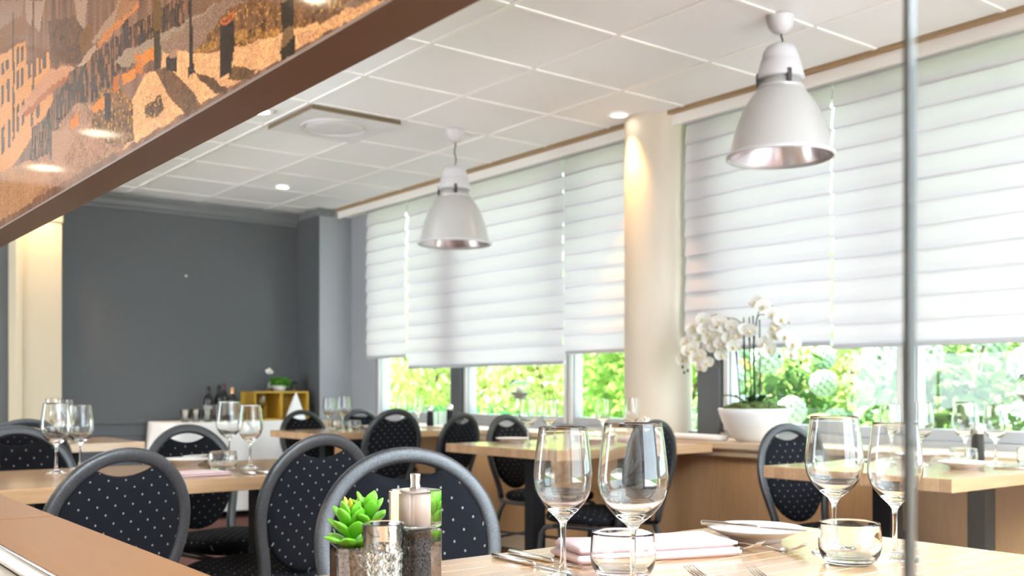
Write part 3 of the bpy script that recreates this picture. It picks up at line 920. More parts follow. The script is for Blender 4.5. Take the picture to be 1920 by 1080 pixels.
def smooth_prof(pts, k=4):
    """Catmull-Rom through a profile"""
    out = []
    P = [pts[0]] + list(pts) + [pts[-1]]
    for i in range(1, len(P)-2):
        p0, p1, p2, p3 = (np.array(P[i+d]) for d in (-1, 0, 1, 2))
        for s in range(k):
            u = s/k
            out.append(tuple(.5*((2*p1)+(-p0+p2)*u+(2*p0-5*p1+4*p2-p3)*u*u+(-p0+3*p1-3*p2+p3)*u**3)))
    out.append(pts[-1])
    return [(max(0, r), z) for r, z in out]

def make_wine_glass(h, w, label, grp):
    t = thing('wine_glass', label, 'wine glass', (0, 0, 0), 0, grp)
    sb = h*.375                                        # top of the stem
    bh = h - sb
    foot = smooth_prof([(.0372, .0012), (.0360, .0026), (.025, .0045), (.012, .0085), (.0062, .016), (.0046, .026)], 3)
    foot = [(0, 0), (.036, 0)] + foot
    stem = smooth_prof([(.0046, .026), (.0039, .045), (.0038, sb*.75), (.0043, sb*.92), (.0062, sb)], 3)
    r = w/2
    o = smooth_prof([(.0062, sb), (.0125, sb+bh*.055), (r*.55, sb+bh*.135), (r*.83, sb+bh*.25), (r*.97, sb+bh*.37), (r, sb+bh*.46), (r*.975, sb+bh*.60), (r*.91, sb+bh*.78), (r*.815, h-.0009)], 4) + [(r*.815-.0001, h-.0004), (r*.815-.00035, h-.00005)]
    th = .00115
    i_ = [(r*.815-.0006, h-.0001), (r*.815-.00085, h-.0004)] + smooth_prof([(r*.815-.00095, h-.0009), (r*.91-th, sb+bh*.78), (r*.975-th, sb+bh*.60), (r-th, sb+bh*.46), (r*.97-th, sb+bh*.37), (r*.83-th, sb+bh*.25+.0006), (r*.50, sb+bh*.135+.003), (r*.22, sb+bh*.095+.004), (0.0, sb+bh*.085+.004)], 4)
    i_[-1] = (0, i_[-1][1])
    glass_parts(t, foot, stem, o, i_)
    return t

def make_tumbler(label, grp, r=.0495, h=.066):
    t = thing('water_tumbler', label, 'tumbler', (0, 0, 0), 0, grp)
    o = [(0, .0), (r*.70, 0)] + smooth_prof([(r*.76, .0015), (r*.90, .010), (r*.985, .024), (r, .036), (r*.975, .052), (r*.945, h-.0008)], 3)
    i_ = smooth_prof([(r*.945-.0012, h), (r*.975-.0022, .052), (r-.0022, .036), (r*.985-.0024, .025), (r*.90-.003, .0145), (r*.70, .0098), (0, .0090)], 3)
    i_[-1] = (0, i_[-1][1])
    MB().lathe(o, 44).build('side_wall', M['glass'], t)
    MB().lathe([o[-1]] + i_, 44).build('inner_wall', M['glass'], t)
    return t

TZ = .7602
red0 = make_wine_glass(.2335, .0968, 'large wine glass', 'large wine glasses')
wht0 = make_wine_glass(.2245, .0875, 'smaller wine glass', 'smaller wine glasses')
tum0 = make_tumbler('low water tumbler', 'low water tumblers')
def scatter(proto, spots):
    for i, (x, y, z, label) in enumerate(spots):
        if i == 0:
            proto.location = (x, y, z); proto['label'] = label
        else:
            clone(proto, (x, y, z), RNG.random()*6, label)
scatter(red0, [
    (.987, 1.007, TZ, 'largest wine glass in front, right of the other foreground glass'),
    (1.499, 1.042, TZ, 'large wine glass on the nearest table, behind the right tumbler'),
    (1.500, 3.690, TZ, 'larger wine glass of the pair on the left table, behind the tumbler'),
    (.872, 3.620, TZ, 'large wine glass on the left table, nearest the frame edge'),
    (3.480, 2.050, TZ, 'large wine glass on the right table, just right of the pane edge'),
    (3.660, 1.976, TZ, 'large wine glass on the right table, left of the dark mill'),
    (3.150, 3.950, TZ, 'large wine glass on the middle table, leftmost there'),
    (3.868, 3.960, TZ, 'large wine glass on the middle table, close to the column'),
    (1.340, 5.600, TZ, 'large wine glass on the far left table, left of its pair'),
    (3.275, 6.10, TZ, 'large wine glass on the farthest table, right of its pair'),
    (3.80, 6.20, TZ, 'large wine glass on the farthest table, near the sill'),
])
scatter(wht0, [
    (.976, 1.142, TZ, 'foreground wine glass beside the knives, left of the largest glass'),
    (1.527, .945, TZ, 'smaller wine glass right of the right tumbler, behind the pane edge'),
    (1.475, 3.435, TZ, 'smaller wine glass of the pair on the left table, right side'),
    (.980, 3.740, TZ, 'smaller wine glass on the left table, in front of the cream pillar'),
    (3.440, 2.150, TZ, 'smaller wine glass on the right table, left of the pane edge'),
    (3.745, 1.905, TZ, 'smaller wine glass on the right table, right of the dark mill'),
    (3.370, 4.050, TZ, 'smaller wine glass on the middle table, second from the left'),
    (3.790, 4.100, TZ, 'smaller wine glass on the middle table, behind the others'),
    (1.420, 5.700, TZ, 'smaller wine glass on the far left table, right of its pair'),
    (3.275, 6.30, TZ, 'smaller wine glass on the farthest table, left of its pair'),
    (3.86, 6.08, TZ, 'smaller wine glass on the farthest table, nearest the sill'),
    (3.640, 8.23, .7905, 'wine glass standing inside the mustard crate'),
])
scatter(tum0, [
    (1.065, 1.108, TZ, 'low water tumbler behind the stem of the largest wine glass'),
    (1.433, .967, TZ, 'low water tumbler on the nearest table, between the two right wine glasses'),
    (1.351, 3.38, TZ, 'low water tumbler on the left table in front of the wine glasses'),
    (3.780, 1.790, TZ, 'low water tumbler at the right end of the right table'),
    (3.560, 1.930, TZ, 'low water tumbler on the right table below the wine glasses'),
    (3.38, 6.36, TZ, 'low water tumbler on the farthest table, left one'),
    (3.40, 6.18, TZ, 'low water tumbler on the farthest table, right one'),
    (3.65, 4.02, TZ, 'low water tumbler on the middle table'),
])

# ------------------------------------------------------------------ cutlery, plates, napkins (local: along +y, handle at -y)
def make_knife(label, grp='table knives'):
    t = thing('table_knife', label, 'knife', (0, 0, 0), 0, grp)
    MB().tube([(0, -.100, .0052), (0, -.097, .0052), (0, -.03, .0046), (0, .008, .0040), (0, .012, .0038)], [.0030, .0050, .0046, .0040, .0026], 12).build('handle', M['steel'], t)
    v = []; pr = [(.010, .0035), (.03, .0075), (.06, .0085), (.085, .0080), (.096, .0055), (.101, .0012)]
    for y, w in pr:
        v += [(-.0040, y, .0030), (w-.0040, y, .0022), (w-.0040, y, .0030), (-.0040, y, .0046)]
    f = [(0, 1, 2, 3)]
    for i in range(len(pr)-1):
        for k in range(4):
            k2 = (k+1) % 4
            f.append((i*4+k, i*4+k2, i*4+4+k2, i*4+4+k))
    f.append(tuple(len(pr)*4-4+k for k in (3, 2, 1, 0)))
    MB().add(v, f).build('blade', M['steel'], t)
    return t
def make_fork(label, grp='table forks'):
    t = thing('table_fork', label, 'fork', (0, 0, 0), 0, grp)
    MB().tube([(0, -.100, .0085), (0, -.06, .0090), (0, 0, .0105), (0, .03, .0060), (0, .042, .0030), (0, .052, .0022)], [.0058, .0052, .0030, .0027, .0045, .0095], 10, up=(1, 0, 0)).xf(Matrix.Diagonal((1, 1, .55, 1))).build('handle', M['steel'], t)
    v = []
    pr = [(.048, .0095, .0020), (.056, .0118, .0021), (.064, .0120, .0035)]
    for y, w, z in pr:
        v += [(-w, y, z), (w, y, z), (w, y, z+.0016), (-w, y, z+.0016)]
    f = [(3, 2, 1, 0)]
    for i in range(2):
        for k in range(4):
            k2 = (k+1) % 4
            f.append((i*4+k, i*4+4+k, i*4+4+k2, i*4+k2))
    f.append((8, 9, 10, 11))
    MB().add(v, f).build('neck', M['steel'], t)
    tm = MB().tube([(0, .062, .0040), (0, .075, .0072), (0, .088, .0128), (0, .099, .0200)], [.0019, .0018, .0015, .0007], 8).mesh('tine', M['steel'])
    for k in range(4):
        obj('tine', tm, t, ((k-1.5)*.0063, 0, 0))
    return t
def make_plate(label, r=.088, grp='white side plates'):
    t = thing('side_plate', label, 'plate', (0, 0, 0), 0, grp)
    MB().lathe([(0, .003), (.040, .003), (.042, 0), (.046, 0), (.048, .006), (.062, .012), (r-.004, .0225), (r, .0245), (r-.001, .0262), (r-.006, .0258), (.060, .0165), (.050, .0105), (0, .0095)], 56).build('dish', M['white_ceramic'], t)
    return t
def make_napkin(l, w, h, label, grp='folded pink napkins'):
    t = thing('napkin', label, 'napkin', (0, 0, 0), 0, grp)
    n = 2
    for k in range(n):
        z0, z1 = h*k/n, h*(k+1)/n
        pts = []
        ins = .003*(k % 2) + .002*k
        v = []; f = []
        xs_ = [-l/2+ins, -l/2+ins+.006, -l/6, l/6, l/2-ins-.01, l/2-ins]
        ys_ = [-w/2+ins, -w/2+ins+.006, 0, w/2-ins-.006, w/2-ins]
        nx, ny_ = len(xs_), len(ys_)
        for top in (0, 1):
            for i, x in enumerate(xs_):
                for j, y in enumerate(ys_):
                    e = (i in (0, nx-1)) or (j in (0, ny_-1))
                    zz = (z1 if top else z0)
                    if e: zz += (-1 if top else 1)*(z1-z0)*.34
                    elif top and k == n-1: zz += .0022*math.sin(x*40+y*25)
                    if i >= nx-2: zz -= 0
                    v.append((x, y, zz))
        def I(tp, i, j): return tp*nx*ny_ + i*ny_ + j
        for i in range(nx-1):
            for j in range(ny_-1):
                f.append((I(1, i, j), I(1, i+1, j), I(1, i+1, j+1), I(1, i, j+1)))
                f.append((I(0, i, j), I(0, i, j+1), I(0, i+1, j+1), I(0, i+1, j)))
        for i in range(nx-1):
            f.append((I(0, i, 0), I(0, i+1, 0), I(1, i+1, 0), I(1, i, 0)))
            f.append((I(0, i+1, ny_-1), I(0, i, ny_-1), I(1, i, ny_-1), I(1, i+1, ny_-1)))
        for j in range(ny_-1):
            f.append((I(0, 0, j+1), I(0, 0, j), I(1, 0, j), I(1, 0, j+1)))
            f.append((I(0, nx-1, j), I(0, nx-1, j+1), I(1, nx-1, j+1), I(1, nx-1, j)))
        MB().add(v, f, True).build('fold', M['napkin'], t)
    return t

def place(o, x, y, z, rz, label=None):
    o.location = (x, y, z); o.rotation_euler = (0, 0, rz)
    if label: o['label'] = label
    return o
kn = place(make_knife('k'), 1.010, 1.262, TZ, PI, 'table knife at the left of the place setting, nearest the mill')
for x, y, z, rz, label in [
        (1.052, 1.268, TZ, PI+.04, 'table knife lying between its neighbour and the pink napkin'),
        (1.36, 3.23, TZ, 0, 'table knife on the left table beside the napkin'),
        (1.405, 3.21, TZ, .05, 'outer table knife on the left table'),
        (3.53, 1.79, TZ, .3, 'table knife on the right table, near its front edge'),
        (3.47, 2.27, TZ, -.4, 'table knife on the right table, near its far edge')]:
    clone(kn, (x, y, z), rz, label)
bk = clone(kn, (1.468, 1.190, TZ+.0275), PI+.36, 'butter knife resting across the white side plate')
clone(kn, (1.333, 3.69, TZ+.0275), 1.9, 'butter knife lying on the plate of the left table')
fk1 = place(make_fork('f'), 1.392, 1.212, TZ, PI+.03, 'fork lying beside the napkin, closer to the napkin')
for x, y, z, rz, label in [
        (1.440, 1.158, TZ, PI+.10, 'fork lying in front of the white side plate'),
        (1.128, .936, TZ, .02, 'fork whose tine tips show at the bottom edge, left one'),
        (1.192, .872, TZ, .03, 'fork whose tine tips show at the bottom edge, right one')]:
    clone(fk1, (x, y, z), rz, label)
pl = place(make_plate('p'), 1.505, 1.215, TZ, 0, 'white side plate with a knife on it, nearest table')
for x, y, label in [(1.333, 3.69, 'white side plate on the left table'),
                    (3.44, 1.86, 'white side plate at the front of the right table'),
                    (3.75, 2.22, 'white side plate at the back of the right table'),
                    (3.25, 4.21, 'white side plate on the middle table, left one'),
                    (3.52, 3.90, 'white side plate on the middle table, right one'),
                    (3.57, 6.20, 'white side plate on the farthest table')]:
    clone(pl, (x, y, TZ), 0, label)
place(make_napkin(.30, .115, .029, 'n'), 1.224, 1.218, TZ, math.radians(-17.8), 'folded pale pink napkin on the nearest table')
place(make_napkin(.22, .13, .012, 'n'), 1.20, 3.25, TZ, 0, 'folded pale pink napkin on the left table')
place(make_napkin(.20, .12, .014, 'n'), 3.62, 3.72, TZ, .1, 'folded napkin on the middle table')

# ------------------------------------------------------------------ pepper mill, succulent, cut glass on the nearest table
def make_mill(label, x, y, rz):
    t = thing('pepper_mill', label, 'pepper mill', (x, y, TZ), rz, None)
    a = .0245
    def block(z0, z1, ins=.0035):
        m = MB()
        def ring(s, z, c):
            return [(-s+c, -s, z), (s-c, -s, z), (s, -s+c, z), (s, s-c, z), (s-c, s, z), (-s+c, s, z), (-s, s-c, z), (-s, -s+c, z)]
        rs = [ring(a-.002, z0, ins), ring(a, z0+.002, ins), ring(a, z1-.002, ins), ring(a-.002, z1, ins)]
        v = sum(rs, []); f = [tuple(reversed(range(8)))]
        for r in range(3):
            for i in range(8):
                j = (i+1) % 8
                f.append((r*8+i, r*8+j, r*8+8+j, r*8+8+i))
        f.append(tuple(range(24, 32)))
        return m.add(v, f)
    block(0, .1085).build('body', M['acrylic'], t)
    block(.1105, .1565).build('head', M['acrylic'], t)
    MB().lathe([(0, .1125), (.0143, .1125), (.0143, .151), (0, .151)], 32).build('grinder_core', mat('beige_grinder_core', (.62, .50, .42), .5), t)
    pep = MB()
    rr = random.Random(3)
    pep.lathe([(0, .004), (.0125, .004), (.0125, .106), (0, .106)], 20)
    for k in range(420):
        ang = rr.random()*2*PI; z = .006 + rr.random()*.098
        pep.ball((.0128*math.cos(ang), .0128*math.sin(ang), z), .0019+.0007*rr.random(), 6, 4)
    m = speckled('peppercorns', (.022, .013, .010), .8, 160, .85, .2)
    pep.build('peppercorns', m, t)['kind'] = 'stuff'
    MB().lathe([(0, .1565), (.0068, .1565), (.0062, .160), (.0058, .164), (.0066, .1735), (.0064, .1755), (0, .1757)], 28).build('knob', M['steel'], t)
    return t
make_mill('clear acrylic pepper mill with steel knob on the nearest table', .672, 1.066, -.6571 + PI/4)

def make_succulent(x, y):
    t = thing('potted_succulent', 'small bright green succulent in a square glass pot of gravel', 'plant', (x, y, TZ), -.32, None)
    a, h = .0265, .083
    B(-a, a, -a, a, 0, h, bev=.003)
    p = MB()
    def ring(s, z): return [(-s, -s, z), (s, -s, z), (s, s, z), (-s, s, z)]
    v = ring(a, 0)+ring(a, h)+ring(a-.0025, h)+ring(a-.0025, .004)
    f = [(3, 2, 1, 0)]
    for r in range(3):
        for i in range(4):
            j = (i+1) % 4
            f.append((r*4+i, r*4+j, r*4+4+j, r*4+4+i))
    f.append((12, 13, 14, 15))
    p.add(v, f).build('pot', M['acrylic'], t)
    g = MB(); s = a-.0028
    g.box(-s, s, -s, s, .0045, h-.008)
    rr = random.Random(5)
    for k in range(260):
        side = rr.randrange(3)
        u, w = (rr.random()*2-1)*(s-.002), rr.random()
        if side == 0: c = (u, -s+.0012, .007+w*(h-.018))
        elif side == 1: c = (-s+.0012, u, .007+w*(h-.018))
        else: c = (u, (rr.random()*2-1)*(s-.002), h-.007+.002*rr.random())
        g.ball(c, .0016+.0012*rr.random() if side == 2 else .0011, 6, 4)
    g.build('gravel', M['gravel'], t)['kind'] = 'stuff'
    # leaves: fat pointed spoons in rosettes
    def leaf_mesh(l, w, th, m):
        prof = [(0, .30), (.12, .45), (.3, .8), (.5, 1.0), (.7, .95), (.86, .62), (.95, .30), (1.0, .03)]
        v = []; f = []
        n = 8
        for u, k in prof:
            for i in range(n):
                an = 2*PI*i/n
                z = l*u
                bend = .18*l*u*u
                v.append((w*k*math.cos(an), th*k**.7*math.sin(an) - bend, z))
        for r in range(len(prof)-1):
            for i in range(n):
                j = (i+1) % n
                f.append((r*n+i, r*n+j, r*n+n+j, r*n+n+i))
        f.append(tuple(reversed(range(n)))); f.append(tuple((len(prof)-1)*n+i for i in range(n)))
        return MB().add(v, f, True).mesh('leaf', m)
    big = leaf_mesh(.035, .0102, .0038, M['succulent'])
    mid = leaf_mesh(.029, .0088, .0036, M['succulent'])
    tip = leaf_mesh(.024, .0036, .0026, M['succulent_tip'])
    def rosette(cx, cy, cz, rows):
        for mesh, n, tilt, lift, ph in rows:
            for k in range(n):
                an = 2*PI*k/n + ph
                o = obj('leaf', mesh, t, (cx+.004*math.cos(an), cy+.004*math.sin(an), cz+lift))
                o.rotation_euler = (Matrix.Rotation(an+PI/2, 3, 'Z') @ Matrix.Rotation(tilt, 3, 'X')).to_euler()
    rosette(-.004, -.002, h-.006, [(big, 6, .95, .004, .2), (big, 6, .66, .016, .65), (big, 5, .42, .026, .1), (mid, 4, .22, .036, .5), (tip, 3, .12, .044, .2)])
    rosette(.016, -.006, h+.018, [(mid, 5, .72, .006, .4), (mid, 4, .40, .016, .1), (mid, 3, .15, .022, .7)])
    MB().tube([(-.004, -.002, h-.012), (-.004, -.002, h+.04)], .005, 8).build('stem', M['succulent'], t)
    MB().tube([(.006, -.004, h-.004), (.014, -.006, h+.012), (.016, -.006, h+.035)], .004, 8).build('stem', M['succulent'], t)
    return t
make_succulent(.628, 1.140)

t = thing('cut_glass_tumbler', 'tall diamond cut glass beside the pepper mill', 'glass', (.622, 1.058, TZ), .3, None)
def cut(a, z):
    if z < .012 or z > .088: return 1.0
    u = a*14/(2*PI); w = z/.0125
    d = max(abs(((u+w) % 1)-.5), abs(((u-w) % 1)-.5))
    return 1.0 - .085*(d*2)**1.5
o_ = [(0, 0), (.0175, 0), (.0195, .002)] + [(.0195+.0055*z/.12, z) for z in [.004+.0025*k for k in range(46)]] + [(.0250, .1195)]
MB().lathe(o_, 84, smooth=False, squash=cut).build('cut_wall', M['glass'], t)
MB().lathe([(.0250, .1195), (.0240, .120), (.0230, .1185), (.0203, .06), (.0172, .016), (.015, .012), (0, .0115)], 40).build('inner_wall', M['glass'], t)

# ------------------------------------------------------------------ side table by the far wall
t = thing('side_table', 'table under the white cloth at the grey wall', 'table', (3.365, 8.16, 0))
B(-.62, .62, -.25, .25, .735, .772).build('table_top', M['oak'], t)
for sx in (-.57, .57):
    for sy in (-.2, .2):
        B(sx-.03, sx+.03, sy-.03, sy+.03, 0, .735).build('leg', M['black_metal'], t)
def cloth_mesh(x0, x1, y0, y1, zt, zb):
    m = MB()
    per = []
    nx, ny = 26, 12
    per += [(x0+(x1-x0)*i/nx, y0, 0, -1) for i in range(nx)]
    per += [(x1, y0+(y1-y0)*i/ny, 1, 0) for i in range(ny)]
    per += [(x1-(x1-x0)*i/nx, y1, 0, 1) for i in range(nx)]
    per += [(x0, y1-(y1-y0)*i/ny, -1, 0) for i in range(ny)]
    n = len(per)
    v = [(x, y, zt) for x, y, a, b in per]
    rows = [(.006, -.004), (.010, -.02), (.02, -.2), (.03, -.42), (.04, zb-zt)]
    for off, dz in rows:
        for k, (x, y, a, b) in enumerate(per):
            wv = .014*math.sin(k*1.15)*min(1, -dz/.2)
            fl = .10*(-dz)**1.3 if a < 0 else 0
            back = 0 if b > 0 else 1
            v.append((x+a*(off+wv+fl), y+b*(off+wv)*back, zt+dz))
    f = [tuple(range(n))]
    for r in range(len(rows)):
        for i in range(n):
            j = (i+1) % n
            f.append((r*n+j, r*n+i, r*n+n+i, r*n+n+j))
    return m.add(v, f, True)
c = cloth_mesh(2.735, 3.995, 7.905, 8.415, .776, .06).build('tablecloth', M['cloth'])
c.data.polygons[0].use_smooth = False
tag(c, 'white cloth draped to the floor over the table by the grey wall', 'tablecloth')
SZ = .777
def make_bottle(x, y, h, label, foil, lab=True, sz=1.0):
    t = thing('wine_bottle', label, 'bottle', (x, y, SZ), RNG.random(), 'wine bottles on the side table')
    k = h/.30
    pr = [(0, 0), (.034, 0), (.0375, .003), (.0378, .18*k), (.036, .195*k), (.028, .213*k), (.0175, .232*k), (.0145, .25*k), (.0142, .285*k), (.0155, .288*k), (.0155, .296*k), (.0138, h), (0, h)]
    MB().lathe(pr, 24).build('glass_body', M['black_glass'], t)
    if lab:
        MB().lathe([(.0384, .055*k), (.0386, .056*k), (.0386, .138*k), (.0384, .139*k)], 24).build('label', M['label_paper'], t)
    MB().lathe([(.0150, .245*k), (.0147, .285*k), (.0160, .289*k), (.0160, .297*k), (.0142, h+.0008), (0, h+.0008)], 20).build('foil', foil, t)
make_bottle(3.118, 8.10, .285, 'wine bottle with a pale label, leftmost of four', M['black_glass'])
make_bottle(3.215, 8.12, .295, 'dark wine bottle, second from the left', M['black_glass'])
make_bottle(3.296, 8.21, .312, 'tallest dark wine bottle with a dark red neck', M['foil_red'])
make_bottle(3.318, 8.09, .275, 'wine bottle with a shiny copper neck, rightmost of four', M['copper'])
for x, y, label in ((2.885, 7.975, 'straight water glass on the white cloth, leftmost'), (2.985, 8.02, 'straight water glass on the white cloth, middle one'), (3.055, 7.955, 'straight water glass on the white cloth, beside the bottles')):
    t = thing('water_glass', label, 'glass', (x, y, SZ), 0, 'straight water glasses on the side table')
    MB().lathe([(0, 0), (.032, 0), (.034, .003), (.042, .099), (.0415, .100), (.0398, .099), (.032, .012), (0, .011)], 28).build('glass_wall', M['glass'], t)

# crate with its divider, standing on its side
t = thing('wooden_crate', 'mustard yellow wooden crate standing on the white cloth', 'crate', (3.77, 8.255, SZ))
W2, D2, HH = .25, .145, .243
B(-W2, W2, -D2, D2, HH-.014, HH).build('plank', M['mustard'], t)
B(-W2, W2, -D2, D2, 0, .012).build('plank', M['mustard'], t)
for sx in (-1, 1):
    B(min(sx*W2, sx*(W2-.014)), max(sx*W2, sx*(W2-.014)), -D2, D2, .0121, HH-.0141).build('side_board', M['mustard'], t)
for k in range(3):
    B(-W2+.0141, W2-.0141, D2-.010, D2, .0125+k*.0725, .0125+k*.0725+.069).build('back_plank', M['mustard'], t)
B(-.012, .012, -D2+.01, D2-.0101, .0121, HH-.0141).build('divider', M['mustard'], t)
nc = thing('napkin_cone', 'white napkin folded to a standing cone in front of the crate', 'napkin', (3.842, 8.005, SZ), .4)
cone = MB()
cn = 28
prof = [(.088, 0), (.060, .085), (.032, .16), (.012, .215), (.002, .235)]
v = []
for r, z in prof:
    for i in range(cn):
        a = 2*PI*i/cn
        k = 1 + .06*math.cos(2*a) + .035*math.cos(7*a)
        v.append((r*k*math.cos(a)+.01*(1-r/.088), r*k*math.sin(a), z))
f = []
for r in range(len(prof)-1):
    for i in range(cn):
        j = (i+1) % cn
        f.append((r*cn+i, r*cn+j, r*cn+cn+j, r*cn+cn+i))
f.append(tuple((len(prof)-1)*cn+i for i in range(cn)))
cone.add(v, f, True).build('linen', M['white_napkin'], nc)

# herb pot, flower and glass on the crate
CZ = SZ+.2432
def leaf_cloud(n, cx, cy, cz, rx, ry, rz, size, seed, shell=.55, up=.0, m=None, name='foliage', parent=None, flat=0.0):
    r = np.random.default_rng(seed)
    d = r.normal(size=(n, 3)); d /= np.linalg.norm(d, axis=1, keepdims=True)
    rad = (shell + (1-shell)*r.random((n, 1)))*(1+.18*np.sin(d[:, :1]*7+seed)*np.sin(d[:, 1:2]*6)*np.sin(d[:, 2:]*5+1))
    P = d*rad*np.array((rx, ry, rz)) + np.array((cx, cy, cz))
    nrm = r.normal(size=(n, 3)) + d*.9 + np.array((0, 0, up))
    nrm /= np.linalg.norm(nrm, axis=1, keepdims=True)
    tg = np.cross(nrm, r.normal(size=(n, 3))); tg /= np.linalg.norm(tg, axis=1, keepdims=True)
    bt = np.cross(nrm, tg)
    s = size*(.65+.7*r.random((n, 1)))
    fold = nrm*s*.12
    a = P - tg*s*.5; b = P + tg*s*.5
    c1 = P + bt*s*.30 + fold - tg*s*.05; c2 = P - bt*s*.30 + fold - tg*s*.05
    V = np.stack([a, c1, b, c2], 1).reshape(-1, 3)
    F = np.arange(4*n).reshape(n, 4)
    me = bpy.data.meshes.new(name)
    tri = np.concatenate([F[:, [0, 2, 1]], F[:, [0, 3, 2]]])
    me.vertices.add(len(V)); me.vertices.foreach_set('co', V.ravel())
    me.loops.add(tri.size); me.loops.foreach_set('vertex_index', tri.ravel().astype(np.int32))
    me.polygons.add(len(tri)); me.polygons.foreach_set('loop_start', np.arange(0, tri.size, 3, dtype=np.int32))
    me.polygons.foreach_set('loop_total', np.full(len(tri), 3, np.int32))
    me.update(calc_edges=True)
    me.materials.append(m)
    o = obj(name, me, parent)
    o['kind'] = 'stuff'
    return o
t = thing('herb_pot', 'bushy green herb plant on top of the mustard crate', 'plant', (3.805, 8.24, CZ))
MB().lathe([(0, 0), (.045, 0), (.06, .05), (.057, .05), (.044, .012), (0, .012)], 24).build('bowl', M['white_ceramic'], t)
leaf_cloud(620, 0, 0, .075, .105, .075, .055, .028, 4, .2, .4, M['herb'], 'foliage', t)
t = thing('flower_vase', 'white flower in a small glass vase on the crate', 'vase', (3.695, 8.20, CZ))
MB().lathe([(0, 0), (.018, 0), (.020, .05), (.012, .075), (.014, .09), (.0125, .09), (.0105, .075), (.018, .05), (.016, .004), (0, .004)], 20).build('vase_wall', M['glass'], t)
MB().tube([(0, 0, .008), (.003, .002, .10), (.0, .0, .16)], .002, 6).build('stem', M['stem_green'], t)
fm = MB()
for k in range(7):
    a = 2*PI*k/7
    fm.ball((.018*math.cos(a), .018*math.sin(a), .165+.012*(k % 2)), .019, 8, 6, (1, 1, .8))
fm.ball((0, 0, .185), .017, 8, 6)
fm.build('blossom', M['petal'], t)
t = thing('small_glass', 'small clear glass on the right of the crate top', 'glass', (3.935, 8.22, CZ))
MB().lathe([(0, 0), (.022, 0), (.026, .085), (.0245, .085), (.021, .006), (0, .006)], 20).build('glass_wall', M['glass'], t)

